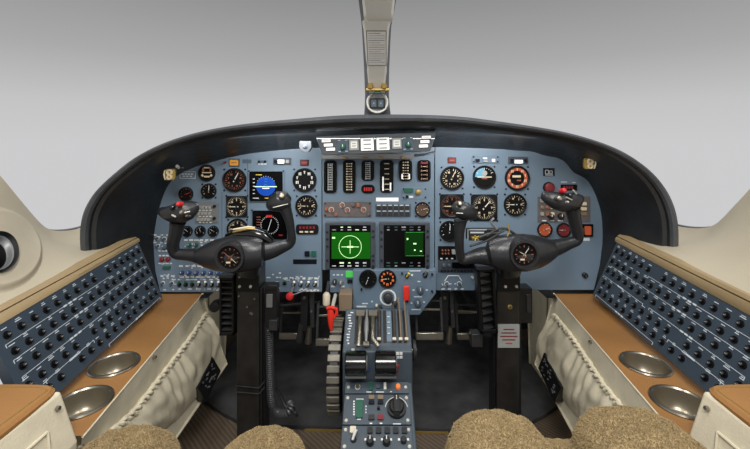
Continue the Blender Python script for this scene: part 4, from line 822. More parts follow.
# lower pedestal
c0 = P(377, 380.5, .949); c1 = P(379.5, 452, .81); upv = (c0-c1).normalized(); nr = Vector((0, -upv.z, upv.y)); nr = nr if nr.z > 0 else -nr
PM = axes((1, 0, 0), nr); Lp_ = (c0-c1).length; hwp = .078
LPd = thing('pedestal', 'blue-grey lower centre pedestal between the seats with control panels', 'pedestal', (c1.x, c1.y, 0)); off = Vector((c1.x, c1.y, 0))
g = MB('pedestal_blue'); a0, a1 = c0.copy(), c1-upv*.12; 
vs = []
for p, z in ((a0, None), (a1, None), (a1, .002), (a0, .002)):
    for s_ in (-1, 1): vs.append(Vector((c1.x+s_*(hwp+.003), p.y, p.z-.004 if z is None else z))-off)
g.add(vs, [(0, 1, 3, 2), (2, 3, 5, 4), (4, 5, 7, 6), (6, 7, 1, 0), (0, 2, 4, 6), (1, 7, 5, 3)]); g.build('housing', LPd, smooth=False, bevel=.003)
def pp_(px, py):     # ray to pedestal plane
    d = P(px, py, 1)-Vector((0, 0, CZ)); t = (c0-Vector((0, 0, CZ))).dot(nr)/d.dot(nr); return Vector((0, 0, CZ))+d*t
def pthing(name, py0, py1, label, items):
    a, b = pp_(377, py0), pp_(377, py1); c = (a+b)/2; H_ = (a-b).length/2; g = MB('pedestal_blue'); g.plate(-hwp, -H_+.0008, hwp, H_-.0008, -.002, .004, 'pedestal_blue', r=.002); th = g.build(name, LPd, bevel=.0008, label=label); th.location = c-off; th.rotation_euler = PM.to_euler()
    inv = PM.transposed()
    for nm, px, py, w_, h_, m, kind in items:
        q = inv@(pp_(px, py)-c); kk = pp_(px, py).y/F
        class FF: k = kk
        f = FF(); f.x = lambda a, v=q.x: v; f.z = lambda a, v=q.z: v
        addc(th, f, [(nm, 0, 0, w_, h_, m, kind)], .002)
        o = [x for x in th.children][-1]
    for sx_ in (-1, 1):
        for z in ((-1, 1) if H_ > .02 else (0,)):
            g = MB('rivet'); g.cyl((0, -.002, 0), (0, -.004, 0), .0042, .0034, 10); o = g.build('screw', th); o.location = (sx_*(hwp-.008), 0, z*(H_-.009))
    return th
pthing('warning_panel', 382, 394, 'narrow pedestal strip with a green lamp, white lamp and orange button', [('knob', 357.6, 387.5, 5.4, 5.4, 'steel', 'ringknob'), ('lamp', 371, 387.3, 3.4, 8, 'green_dark', 'btn'), ('lamp', 385, 387.3, 2.6, 6.5, 'white', 'btn'), ('lamp', 398, 387.8, 5, 4.5, 'orange', 'round'), ('indicator', 378.2, 388, 4, 3, 'plate_dark', 'btn'), ('legend', 369, 392.6, 5, 1, 'legend', 'line'), ('legend', 380, 392.6, 8, 1, 'legend', 'line'), ('legend', 391, 392.3, 1.6, 1, 'legend', 'line')])
it = [('display_window', 359.5, 410, 6.5, 17, 'green_dark', 'btn')]+[('display_mark', 359.5, 404+i*4, 3.6, 1, 'button_grey', 'line') for i in range(4)]
it += [('legend', 354, 402+i*2.6, 1.6, 1.4, 'white', 'line') for i in range(6)]+[('legend', 366, 407+i*3, 1.2, 1.4, 'legend', 'line') for i in range(3)]+[('legend', 360, 399.8, 7, 1, 'white', 'line'), ('legend', 359, 420, 4, 1, 'legend', 'line')]
it += [('push_button', 371.5, 398.5, 5.6, 4, 'tan_box', 'btn'), ('push_button', 380.5, 398.5, 5.6, 4, 'tan_box', 'btn'), ('push_button', 371.5, 403.6, 5.6, 3, 'screw', 'btn'), ('push_button', 380.5, 403.6, 5.6, 3, 'screw', 'btn'), ('push_button', 371.5, 418.5, 6, 4.5, 'face_grey', 'btn'), ('push_button', 380.5, 418.5, 6, 4.5, 'red_dark', 'btn'), ('button', 378.5, 409.5, 3, 3, 'black', 'round')]
it += [('legend', 371, 424, 2.6, 1.2, 'white', 'line'), ('legend', 381, 424, 2.6, 1.2, 'white', 'line'), ('legend', 397, 424.5, 8, 1, 'legend', 'line')]
th = pthing('pressurization_panel', 394.6, 425.4, 'pedestal control plate with a big black rotary knob at right', it)
q = PM.transposed()@(pp_(396.5, 409.5)-off-Vector(th.location)); g = MB('black'); g.cyl((0, 0, 0), (0, -.008, 0), .0225, .0215, 32, 'black_gloss'); g.build('dial_base', th).location = (q.x, -.002, q.z)
g = MB('black_gloss'); g.box((0, -.016, .0), (.013, .018, .036), None, 'black'); g.cyl((0, -.008, 0), (0, -.014, 0), .017, .015, 28, 'black'); g.box((0, -.0255, .012), (.0015, .001, .010), None, 'white'); g.build('rotary_knob', th, bevel=.003).location = (q.x, -.002, q.z)
g = MB('white')
for i in range(16):
    a = math.radians(-75+150*i/15); g.box((math.sin(a)*.0262, -.0006, math.cos(a)*.0262), (.0052, .0008, .0014), Matrix.Rotation(a, 3, 'Y'), 'white')
g.build('scale_arc', th, smooth=False).location = (q.x, -.002, q.z)
it = [('toggle_switch', 353, 431, 6, 6, 'ivory', 'btn'), ('toggle_switch', 353.5, 440, 6, 6, 'white', 'toggle')]+[('push_button', 370+i*8.6, 431.5, 5.4, 5.4, 'black', 'btn') for i in range(5)]+[('legend', 370+i*8.6, 431.5, 1.6, 2.8, 'ivory', 'line') for i in range(5)]
it += [('rotary_knob', 370, 443, 8, 8, 'black', 'knob'), ('rotary_knob', 386.5, 443, 8, 8, 'black', 'knob'), ('rotary_knob', 403.5, 441.5, 6.5, 9, 'black_gloss', 'round')]+[('legend', x_, 440, 2, 2, 'white', 'line') for x_ in (365.5, 374.5, 382, 391, 399, 408)]
pthing('trim_panel', 426, 452, 'nearest pedestal plate with a row of black square buttons', it)

# ---------------------------------------------------------------- circuit breaker panels
GAP = {0: {6}, 1: set(), 2: set(), 3: {2, 10}, 4: {12}}
def rowcol(sg):
    for r_ in range(5):
        for c_ in range(16):
            if c_ in GAP[r_]: continue
            yield r_, c_, .035+.061*c_+(.012 if r_ in (3, 4) else 0), (.13, .32, .5, .71, .88)[r_]
for sg, side in ((-1, 'left'), (1, 'right')):
    T1, B1, T0, B0 = BRK[sg]; c = (T1+B1+T0+B0)/4; xa = (T0-T1)*.5+(B0-B1)*.5; up3 = (T1-B1)+(T0-B0); n = xa.cross(up3); n = n if n.x*sg < 0 else -n
    if sg < 0: xa = -xa                     # local x runs so that x × (-n) points up
    M = axes(xa, n); inv = M.transposed()
    if (M@Vector((0, 0, 1))).z < 0: M = axes(-xa, n); inv = M.transposed()
    th = thing('circuit_breaker_panel', 'dark blue circuit breaker panel with rows of black buttons on the %s wall' % side, 'circuit breaker panel', tuple(c), M=M)
    t1, b1, t0, b0 = [inv@(q-c) for q in (T1, B1, T0, B0)]
    def uv(u, v): return t1.lerp(t0, u).lerp(b1.lerp(b0, u), v)
    g = MB('breaker_blue'); nn = 12; fr_ = []
    def pf(u, v): return uv(u, v)+Vector((0, -.003, 0))
    g.grid(pf, 12, 4, 'breaker_blue'); rim = [(i/12, 0) for i in range(13)]+[(1, j/4) for j in range(1, 5)]+[(1-i/12, 1) for i in range(1, 13)]+[(0, 1-j/4) for j in range(1, 4)]
    k0 = len(rim); g.add([pf(*q) for q in rim]+[uv(*q)+Vector((0, .012, 0)) for q in rim], [(i, (i+1) % k0, k0+(i+1) % k0, k0+i) for i in range(k0)]); g.build('plate', th, smooth=False)
    g = MB('bezel_grey'); g.sweep([pf(u, 1)+Vector((0, .001, 0)) for u in (0, .5, 1)], .0014, 6); g.sweep([pf(0, v)+Vector((0, .001, 0)) for v in (0, 1)], .0014, 6); g.build('edge_trim', th)
    leg = MB('legend'); xd = (uv(.6, .5)-uv(.4, .5)); ra = math.atan2(xd.z, xd.x)
    Rl = Matrix.Rotation(-ra, 3, 'Y')
    cb = None; cnt = 0
    for r_, c_, u, v in rowcol(sg):
        if u > .99: continue
        p = uv(u, v)
        if cb is None:
            b = MB('black'); b.cyl((0, 0, 0), (0, -.002, 0), .0068, .0064, 14, 'bezel'); b.cyl((0, -.002, 0), (0, -.0055, 0), .0044, .0042, 14, 'face'); b.cyl((0, -.0055, 0), (0, -.0062, 0), .0034, .0028, 12, 'face_grey'); b.box((0, -.0063, 0), (.0040, .0004, .0012), None, 'button_grey'); cb = b.build('circuit_breaker', th); o = cb
        else: o = cb.copy(); COL.objects.link(o); o.parent = th
        o.location = p+Vector((0, -.003, 0)); cnt += 1
        d = (uv(u, v-.08)-p)
        w_ = random.uniform(.008, .014); q = p+d*.92+Vector((0, -.0036, 0))
        leg.box(q, (w_, .0004, .0015), Rl, 'legend')
        if random.random() < .6: leg.box(q+d*.25, (w_*.7, .0004, .0012), Rl, 'legend')
    def line(u0, v0, u1, v1, wd=.0008):
        a, b = uv(u0, v0)+Vector((0, -.0036, 0)), uv(u1, v1)+Vector((0, -.0036, 0)); leg.bar(a, b, .0008, wd, 'legend')
    for (u0, u1, v) in ((.05, .26, .40), (.36, .97, .215), (.30, .97, .40), (.02, .40, .61), (.45, .97, .60), (.03, .55, .985 if sg < 0 else .965), (.62, .9, .80)):
        line(u0, v, u1, v); 
        for s_ in (u0, u1): line(s_, v, s_, v+.035)
        for i in range(3): leg.box(uv(lerp(u0, u1, .42+i*.05), v)+Vector((0, -.004, 0)), (.009, .0004, .0035), Rl, 'legend')
    leg.build('legends', th, smooth=False)

# ---------------------------------------------------------------- control columns and yokes
YC = .985
def col_thing(sg, x0, x1, label, ytop=262):
    cx_ = (x0+x1)/2; base = P(cx_, 0, YC); base.z = 0; th = thing('control_column', label, 'control column', tuple(base)); hw_ = (x1-x0)/2*YC/F
    zt = P(0, ytop, YC).z; zm = P(0, 350 if sg > 0 else 330, YC).z; g = MB('column')
    g.box((0, .03, zt/2), (hw_*2, .06, zt), None, 'column'); g.build('post', th, smooth=False, bevel=.003)
    g = MB('dark_metal'); g.box((hw_*1.12, .03, zt/2-.03), (hw_*.22, .05, zt-.08), None, 'black'); g.box((-hw_*1.08 if sg > 0 else hw_*1.3, .035, zt/2-.05), (hw_*.14, .045, zt-.12), None, 'black'); g.build('side_rail', th, smooth=False, bevel=.001)
    g = MB('bezel'); z0_ = P(0, 291, YC).z; g.box((0, -.002, (zt+z0_)/2), (hw_*2.02, .004, zt-z0_), None, 'bezel'); g.build('mounting_plate', th, smooth=False, bevel=.001)
    return th, base
CL, bL = col_thing(-1, 236.5, 259, 'black control column rising from the floor under the left yoke')
CRt, bR = col_thing(1, 497, 519.5, 'black control column rising from the floor under the right yoke')
def rv(th, base, px, py, r=.0042, m='rivet', nm='rivet'):
    q = P(px, py, YC)-base; g = MB(m); g.cyl((0, 0, 0), (0, -.003, 0), r, r*.7, 10, m); o = g.build(nm, th); o.location = (q.x, -.004 if py < 291 else 0, q.z)
for px, py in ((240, 276), (251, 276), (240, 286), (251, 286)): rv(CL, bL, px, py)
for px, py in ((247, 307), (252, 314), (250.5, 313), (239, 296), (254.5, 299)): rv(CL, bL, px, py, .003, 'steel')
for px, py in ((505, 275.5), (516, 275.5), (505, 286), (516, 286)): rv(CRt, bR, px, py)
rv(CRt, bR, 510, 307, .0065, 'brass', 'bolt'); rv(CRt, bR, 510, 307, .0035, 'rivet', 'bolt')
g = MB('post_grey'); q0 = P(497.5, 324, YC)-bR; q1 = P(519, 347, YC)-bR; g.plate(q0.x, q1.z, q1.x, q0.z, -.004, .004, 'button_grey'); g.build('placard', CRt, smooth=False, label='grey placard with faint red lines')
g = MB('red'); 
for i, w_ in enumerate((.5, .7, .8, .6, .3)):
    z = lerp(q0.z, q1.z, .2+.15*i); g.box(((q0.x+q1.x)/2, -.0044, z), ((q1.x-q0.x)*w_, .0006, .0025), None, 'red_dark' if i < 4 else 'red')
g.build('placard_lettering', CRt, smooth=False)
g = MB('rivet'); 
for py in (386, 392): 
    a = P(236, py, YC-.004)-bL; b = P(259, py+2, YC-.004)-bL; g.sweep([a+Vector((0, .05, .01)), a, b, b+Vector((.012, .01, .012))], .0016, 6, m='dark_metal')
g.build('wire', CL)

YY = .93
def Q(px, py, dy=0.): return P(px, py, YY+dy)
def yoke(name, label, hub, hubr, arms, heads, dial, extra=None):
    hp = [Q(x, y, dy) for x, y, dy in hub]; DD = hubr[len(hubr)//2][0]*YY/F*.85; base = Q(dial[0], dial[1], -DD)
    th = thing('control_yoke', label, 'yoke', tuple(base)); k = YY/F
    g = MB('yoke'); g.sweep([p-base for p in smooth_pts(hp, 0)], [(a*k*.85, b*k) for a, b in hubr], 28, up=(0, 0, 1), m='yoke'); g.build('hub', th)
    for pts, rad in arms:
        g = MB('yoke'); pl = smooth_pts([Q(*p)-base for p in pts], 2); n = len(pl); rr = []
        for i in range(n):
            t = i/(n-1)*(len(rad)-1); j = min(int(t), len(rad)-2); rr.append((lerp(rad[j][0], rad[j+1][0], t-j)*k, lerp(rad[j][1], rad[j+1][1], t-j)*k))
        g.sweep(pl, rr, 20, up=(0, -1, 0)); g.build('arm', th)
    dx, dy_, dr = dial; g = MB('bezel'); y0 = 0.
    g.ring(0, 0, dr*.9*k, dr*1.36*k, y0-.004, y0+.04, 'yoke', 36); g.build('dial_collar', th)
    g = MB('face'); g.disk(0, 0, dr*.98*k, y0+.001, 'face', 32); ticks(g, dr*.82*k, 12, 0, 330, 'dull_orange', 3, .0012, y=y0+.0004); g.box((-.004, y0+.0004, -.012), (.010, .0004, .004), None, 'cream'); g.box((.003, y0+.0004, -.004), (.004, .0004, .007), None, 'dull_orange'); g.build('clock_face', th, smooth=False)
    g = MB('cream'); 
    for aa, ll, mm in (dial_needles[name]): needle(g, aa, -dr*.15*k, dr*ll*k, .0022, y0-.001, mm)
    g.build('needle', th, smooth=False)
    return th, base, k
dial_needles = {'L': ((-50, .75, 'dull_orange'), (50, .5, 'dull_orange'), (130, .75, 'cream')), 'R': ((35, .7, 'white'), (-60, .5, 'cream'), (215, .4, 'dull_orange'))}
TL_, base, k = yoke('L', 'black control yoke in front of the left panel with a clock in its hub',
    [(190, 256, .012), (198, 256, .01), (206, 255.8, 0), (216, 255, 0), (232, 254, 0), (248, 253, 0), (257, 252.5, .0), (262, 252, .002), (264.5, 252, .004)], [(5, 5), (7.5, 7.5), (11.5, 11.5), (15.5, 15.5), (19, 18.5), (18.5, 17.8), (17.5, 16.5), (15, 14), (8, 8)],
    [([(208, 256, .01), (196, 255.5, .01), (184, 254.5, .012), (174.5, 254, .012), (172.5, 244, .004), (176, 233, -.002), (178, 222, -.008)], [(7.5, 7), (6.6, 6.2), (5.8, 5.4), (5.4, 5.4), (6.0, 6.0), (6.6, 6.2), (7.6, 7.2)]),
     ([(255, 251, .01), (270, 250.5, .01), (283, 246, .01), (292, 243, .01), (291.5, 232, .004), (289, 218, -.002), (284.5, 206, -.006)], [(11, 10.5), (10, 9.2), (7, 6.2), (4.6, 4.6), (3.8, 4.6), (4.8, 5.8), (7, 7)])], None, (229.8, 257.5, 10.9))
def hub_neck(th, base, k, pxc, w_, py0, py1):
    g = MB('yoke'); a = Q(pxc, py0, .02)-base; b = Q(pxc, py1, .045)-base; g.sweep([a, a.lerp(b, .6), b], [(w_*k, w_*k*.8), (w_*k*.8, w_*k*.7), (w_*k*.72, w_*k*.6)], 20, power=.6, up=(0, -1, 0)); g.build('neck', th)
hub_neck(TL_, base, k, 249, 15, 255, 272)
# left grip head (horn shaped) and switches
def head(th, base, k, pts, rad, m='black', nm='grip'):
    g = MB(m); pl = [Q(*p)-base for p in pts]; g.sweep(pl, [(a*k, b*k) for a, b in rad], 18, up=(0, -1, 0), m=m); return g.build(nm, th)
gl = head(TL_, base, k, [(159.5, 211, .0), (161, 211, .0), (166, 213, -.006), (173, 213.5, -.012), (181, 212.5, -.014), (189, 210, -.010), (195, 206.5, -.004), (198.5, 205, 0)], [(2, 2.5), (4, 4), (6.2, 6.6), (9.2, 8.6), (10.8, 9.4), (9.6, 8), (6.8, 6), (3, 3)], 'yoke')
gr = head(TL_, base, k, [(267.5, 207, -.002), (269, 206.5, -.003), (273, 204, -.008), (279, 201.5, -.010), (284.5, 201.5, -.006), (289, 203, -.002)], [(2, 2), (4.6, 4.2), (7.8, 7.2), (10.6, 9), (10, 9), (6, 7)], 'yoke')
def studs(th, base, k, lst):
    for px, py, r_, dy, m, nm in lst:
        p = Q(px, py, dy)-base; g = MB(m); g.sweep([p+Vector((0, .012, 0)), p+Vector((0, -.004, .003)), p+Vector((0, -.006, .004))], [r_*k, r_*k*.9, r_*k*.6], 12, m=m); g.build(nm, th)
studs(gl, base, k, [(179, 205, 2.5, -.034, 'red', 'red_button'), (182, 213.5, 2.4, -.041, 'steel', 'trim_switch'), (172.5, 208.5, 2.6, -.034, 'black_gloss', 'trim_switch'), (187.5, 217, 1.3, -.036, 'steel', 'trim_switch')]); studs(gr, base, k, [(282, 197, 3.2, -.032, 'steel', 'trim_switch'), (282, 197, 2, -.037, 'ivory', 'switch_cap')])
g = MB('steel'); g.sweep([Q(181, 213.5, -.042)-base, Q(190, 211.5, -.036)-base], .0016, 6, m='rivet'); g.sweep([Q(172, 215, -.038)-base, Q(176, 217, -.04)-base], .0022, 6, m='rivet'); g.sweep([Q(273, 207.5, -.034)-base, Q(288, 204, -.026)-base], .0011, 6, m='rivet'); g.build('switch_lever', TL_)
cl = thing('chart_clip', 'shiny metal spring clip on top of the left yoke hub', 'clip', tuple(Q(241, 229, .02))); b2 = Q(241, 229, .02)
g = MB('black_gloss'); g.sweep([Q(228, 238, .02)-b2, Q(240, 233.5, .01)-b2, Q(254, 233, .01)-b2, Q(264, 236, .01)-b2, Q(272, 242, .01)-b2], [(.012, .012), (.016, .014), (.018, .016), (.015, .014), (.010, .008)], 16, m='black_gloss'); g.build('clip_body', cl)
for o_y in (0, 3.2):
    g = MB('chrome'); g.sweep([Q(233, 229.5+o_y*.8, -.005)-b2, Q(240, 228.5+o_y*.6, -.008)-b2, Q(248, 227+o_y*.5, -.008)-b2, Q(255, 227.5+o_y*.5, -.005)-b2], [(.002, .002), (.0032, .0028), (.003, .0028), (.0015, .0015)], 8, m='brass' if o_y else 'ivory'); g.build('spring_arm', cl)
TR_, base, k = yoke('R', 'black control yoke in front of the right panel with a clock in its hub',
    [(488, 254, .004), (490.5, 253.5, .002), (496, 253, 0), (508, 252.5, 0), (524, 252.5, 0), (536, 251.5, 0), (545, 250.5, .003), (552, 249.5, .006), (557, 249, .01)], [(8, 8), (14, 13), (17, 16), (18.5, 18), (19, 18.5), (17.5, 16.5), (14, 13), (9.5, 9.5), (6, 6)],
    [([(492, 256, .01), (480, 255.5, .01), (469, 258, .01), (461, 261, .01), (459.5, 250, .004), (459, 236, -.002), (460.5, 220, -.006)], [(10.5, 9.2), (9, 8.4), (6.2, 5.6), (4.4, 4.4), (4.4, 5), (4.8, 5.6), (7, 7)]),
     ([(545, 250, .01), (558, 247, .01), (570, 243, .01), (579, 240, .01), (576.5, 229, .004), (574, 218, -.002), (572, 208, -.006)], [(11, 10), (8.5, 8), (6, 5.5), (5, 5), (6, 6), (6.5, 6.5), (8, 7.5)])], None, (524.3, 254.5, 10.9))
hub_neck(TR_, base, k, 509, 15, 255, 272)
gl = head(TR_, base, k, [(453.5, 208, -.002), (455, 207.5, -.004), (459, 209, -.01), (465, 211.5, -.012), (471, 213.5, -.008), (475.5, 215, -.002)], [(3, 4), (6, 6.5), (8.4, 8.4), (9.2, 8.8), (7.4, 7.2), (3.6, 3.6)], 'yoke')
gr = head(TR_, base, k, [(541.5, 194.5, 0), (543, 195, -.002), (548, 197.5, -.008), (555, 200.5, -.012), (563, 202.5, -.014), (570, 202, -.012), (576, 199.5, -.006), (580.5, 197.5, 0)], [(2.5, 2.5), (4.6, 4.6), (6.8, 6.6), (8.6, 8), (9.4, 9), (9.4, 9), (7.4, 8), (3, 4.5)], 'yoke')
studs(gr, base, k, [(563.5, 191.4, 2.6, -.028, 'red', 'red_button'), (559, 199.5, 2.8, -.04, 'steel', 'trim_switch'), (570, 196.5, 2.6, -.036, 'black_gloss', 'trim_switch'), (567, 203, 1.3, -.038, 'rivet', 'trim_switch')]); studs(gl, base, k, [(459.5, 204.5, 2.6, -.034, 'steel', 'trim_switch')])
g = MB('rivet'); g.sweep([Q(566, 197, -.04)-base, Q(572, 200, -.038)-base], .0016, 6); g.sweep([Q(573, 190, -.02)-base, Q(578, 196, -.016)-base], .0018, 6); g.sweep([Q(456, 213, -.036)-base, Q(463, 213.5, -.038)-base], .0011, 6); g.build('switch_lever', TR_)
cn = thing('wiring_connector', 'brass connector with loose cables above the right yoke hub', 'connector', tuple(Q(478, 235, .03))); b2 = Q(478, 235, .03)
g = MB('face_grey'); g.plate(-11*k, -6*k, 22*k, 6*k, 0, .02, 'face_grey', r=.004); g.build('housing', cn, bevel=.002); g = MB('legend'); 
for a, b, c_, d_ in ((-1, 5.4, 20, .6), (-10.5, 0, .6, 11), (-1, 2.6, 14, 1.4)): g.box((a*k, -.0006, b*k), (c_*k, .0012, d_*k), None, 'legend')
g.build('placard_outline', cn, smooth=False)
g = MB('brass')
for i in range(7): a = i*.9; g.sweep([Vector((-3*k, -.004, -2.4*k)), Vector((-3*k+math.cos(a)*4.5*k, -.010, -2.4*k+math.sin(a)*2.6*k))], .0018, 6, m='yellow' if i % 2 else 'brass')
g.build('terminals', cn)
for i, (pts, m) in enumerate(((((487, 236), (496, 229), (505, 228), (512, 232), (520, 238)), 'face_grey'), (((478, 238), (490, 233), (500, 233), (506, 229)), 'dark_metal'), (((470, 246), (484, 242), (495, 236), (502, 231)), 'black'), (((509, 224), (508, 228), (510, 232), (507, 236)), 'brass'), (((497, 229), (490, 222), (494, 218)), 'grey_metal'))):
    g = MB(m); pl = smooth_pts([Q(a, b, .005 if i != 3 else -.012)-b2 for a, b in pts], 2); g.sweep(pl, .0030 if i != 3 else .0018, 8, m=m); g.build('cable', cn)

# ---------------------------------------------------------------- things round the columns
def frame_box(px0, py0, px1, py1, Y, label, name, rows, tri=False, lean=0.):
    a = P(px0, py0, Y); b = P(px1, py1, Y); c = (a+b)/2; th = thing(name, label, 'vent' if not tri else 'checklist holder', tuple(c)); W_, H_ = (b.x-a.x)/2, (a.z-b.z)/2
    g = MB('bezel'); T = Matrix.Rotation(lean, 4, 'Y'); g.T = T
    for x, z, w_, h_ in ((-W_*.85, 0, W_*.3, 2*H_), (W_*.85, 0, W_*.3, 2*H_), (0, H_*.92, 2*W_, H_*.16), (0, -H_*.94, 2*W_, H_*.12)): g.box((x, 0, z), (w_, .03, h_), None, 'bezel')
    g.box((0, .012, 0), (2*W_, .006, 2*H_), None, 'black'); g.build('frame', th, smooth=False, bevel=.0015)
    for i in range(rows):
        g = MB('dark_metal'); g.T = T; z = H_*.78-(2*H_*.80)*i/(rows-1)
        if tri: g.add([(-W_*.6, -.012, z+H_/rows*.5), (W_*.6, -.012, z-H_/rows*.1), (-W_*.6, -.012, z-H_/rows*.7), (-W_*.6, .008, z+H_/rows*.5), (W_*.6, .008, z-H_/rows*.1), (-W_*.6, .008, z-H_/rows*.7)], [(0, 2, 1), (3, 4, 5), (0, 1, 4, 3), (1, 2, 5, 4), (2, 0, 3, 5)])
        else: g.box((0, -.004, z), (W_*1.5, .016, .003), None, 'dark_metal')
        g.build('tooth' if tri else 'louvre', th, smooth=False)
    g = MB('grey_metal'); g.T = T; g.box((0, -.006, H_*.98), (W_*2, .03, H_*.1), None, 'bezel_grey'); g.build('top_cap', th, smooth=False, bevel=.002); return th
frame_box(221.5, 273.5, 235.8, 333, .99, 'black slotted vent frame standing left of the left column', 'air_vent', 9)
frame_box(477, 265, 494.5, 331, .99, 'black ribbed holder with triangular teeth left of the right column', 'checklist_holder', 8, True, -.06)
g = MB('black'); q = P(215.5, 306, 1.14); g.sweep([(0, -.012, 0), (0, -.010, 0), (0, .01, 0), (0, .03, 0)], [.010, .015, .016, .010], 18); tag(g.build('round_knob', loc=q), 'black round knob by the left sidewall under the panel', 'knob')
# handset beside left column
q = P(272, 303, 1.0); th = thing('microphone', 'black hand microphone with grey face hung right of left column', 'microphone', tuple(q)); k = 1.0/F
g = MB('black'); g.plate(-6*k, -23*k, 6*k, 18*k, -.012, .03, 'black', r=.006); g.build('body', th, bevel=.002); g = MB('bezel_grey'); g.plate(-4*k, -2*k, 2*k, 11*k, -.017, .006, 'grey_metal', r=.002); g.build('face', th, bevel=.001); g = MB('dark_metal'); g.box((1*k, -.005, 18*k), (11*k, .03, 4*k), None, 'black'); g.build('bracket', th, bevel=.001); g = MB('dark_metal'); g.box((3*k, -.01, -19*k), (8*k, .02, 10*k), None, 'dark_metal'); g.build('plug', th, bevel=.001)
# corrugated hose
pts = smooth_pts([P(268.5, 322, 1.0), P(269.5, 345, 1.0), P(270, 370, 1.0), P(270.5, 392, 1.0), P(272, 407, 1.0), P(278, 414, .99), P(287, 414.5, .97), P(292, 408, .98), P(290, 404, 1.0)], 3); rs = resample(pts, 340)
g = MB('dark_metal'); g.sweep(rs, [(.0108, .0108, .0104, .0076, .0076, .0100)[i % 6] for i in range(340)], 12, m='hose'); g.fm = ['black' if (i//12) % 6 in (3, 4) else 'hose' for i in range(len(g.f))]; tag(g.build('corrugated_hose'), 'black corrugated hose hanging beside the left control column', 'hose')  # shade between the ridges put into the colour as black bands
g = MB('black'); g.sweep(smooth_pts([P(276, 388, 1.0), P(281, 396, 1.0), P(286, 408, .99), P(296, 412, .98), P(297, 416, .98)], 2), .004, 8); tag(g.build('cable'), 'thin black cable looping behind the hose end on carpet', 'cable')
# side box right of right column
g = MB('black'); q = P(526, 305, 1.03); g.plate(-.022, -.05, .018, .045, 0, .04, 'black', r=.004); g.plate(0, -.02, .012, .03, -.004, .01, 'dark_metal'); tag(g.build('junction_box', loc=q, bevel=.002), 'black junction box on the right side of right column', 'box')
g = MB('dark_metal'); q = P(476, 338, 1.02); g.box((0, 0, 0), (.03, .03, .035)); g.cyl((-.02, 0, .012), (.05, 0, .004), .006); tag(g.build('linkage', loc=q, bevel=.002), 'dark metal linkage left of the grey placard on right column', 'linkage')

# rudder pedals under the panel
def pedal(px, py, Y, label, w_=.085):
    q = P(px, py, Y); th = thing('rudder_pedal', label, 'pedal', tuple(q)); g = MB('dark_metal'); T = Matrix.Rotation(-.25, 4, 'X'); g.T = T
    g.box((0, 0, -.045), (w_, .014, .022), None, 'steel'); g.build('tread', th, bevel=.003)
    g = MB('dark_metal'); g.T = T; g.bar((-w_/2+.004, 0, -.045), (-w_/2+.004, 0, .065), .008, .008, 'dark_metal'); g.bar((w_/2-.004, 0, -.045), (w_/2-.004, 0, .065), .008, .008, 'dark_metal'); g.bar((-w_/2, 0, .03), (w_/2, 0, .03), .006, .006, 'steel'); g.bar((-w_/2, 0, .055), (w_/2, 0, .055), .006, .006, 'dark_metal'); g.build('frame', th, bevel=.001)
    g = MB('black'); g.T = None; g.bar((0, .012, .03), (0, 1.758-q.y, .05), .018, .02, 'black'); g.build('arm', th)
pedal(330, 326, 1.17, 'rudder pedal frame just left of the throttle pedestal')
pedal(429, 320, 1.17, 'rudder pedal frame just right of the throttle pedestal')
pedal(468, 322, 1.32, 'rudder pedal frame left of the right control column')
pedal(212+80, 322, 1.34, 'rudder pedal frame right of the left control column')
for px, lb in ((305, 'dark pedal strut hanging under the left panel near the centre'), (444, 'dark pedal strut hanging under the right panel near the centre')):
    q = P(px, 300, 1.2); th = thing('pedal_strut', lb, 'strut', tuple(q)); g = MB('black'); g.bar((0, 0, .03), (.0, -.01, -.09), .022, .02, 'black'); g.bar((.022, 0, .03), (.026, -.01, -.08), .012, .016, 'dark_metal'); g.build('strut', th, bevel=.001)
    g = MB('dark_metal'); g.cyl((-.015, -.01, -.125), (-.008, -.012, -.07), .012, .009, 12); g.cyl((.012, -.01, -.13), (.016, -.012, -.08), .011, .008, 12, 'steel'); g.build('cylinder', th); g = MB('rivet'); g.knob(0, .012, .005, .006, -.012, 'steel'); g.knob(.022, -.03, .004, .006, -.012, 'steel'); g.build('bolt', th)
def conduit(pts, r, m, label, cat='cable'):
    g = MB(m); g.sweep(smooth_pts([P(*p) for p in pts], 2), r, 8, m=m); tag(g.build('cable'), label, cat)
conduit([(398+60, 311, 1.3), (475, 312, 1.3), (482, 314, 1.3), (492, 313, 1.3)], .004, 'steel', 'thin grey tube under the right panel behind the ribbed holder')
conduit([(262, 300, 1.25), (280, 306, 1.25), (296, 304, 1.25), (320, 302, 1.25)], .005, 'dark_metal', 'dark tube running under the left panel behind the microphone')

# ---------------------------------------------------------------- centre post
def post_pt(px, py): t = py/113.; return P(px, py, lerp(.80, 1.06, t))
ps = thing('windshield_post', 'grey centre post between the two windshields rising from the glareshield', 'post', tuple(post_pt(377, 60))); off = post_pt(377, 60)
secs = [(-150, 344, 414), (-60, 354, 402), (-20, 357, 398), (0, 358.5, 396), (15, 360.5, 393.5), (24, 361.5, 391.5), (40, 362.5, 390.5), (70, 364, 389.3), (95, 365, 389), (108, 364.5, 390), (116, 364, 391)]
g = MB('post_dark'); vs = []
for py, a, b in secs:
    p, q = post_pt(a, py)-off, post_pt(b, py)-off; w_ = q-p
    vs += [p+Vector((0, .05, .01)), p+Vector((0, .008, 0)), p+w_*.13, p+w_*.87, q+Vector((0, .008, 0)), q+Vector((0, .05, .01))]
n = 6; g.add(vs, [(i*n+j, i*n+j+1, (i+1)*n+j+1, (i+1)*n+j) for i in range(len(secs)-1) for j in range(n-1)]); g.build('side_rails', ps)
g = MB('post_grey'); vs = []
S2 = [(21, 362, 391), (30, 363.5, 389), (66, 366.5, 387), (86, 367.5, 386), (93, 368.5, 385.5)]
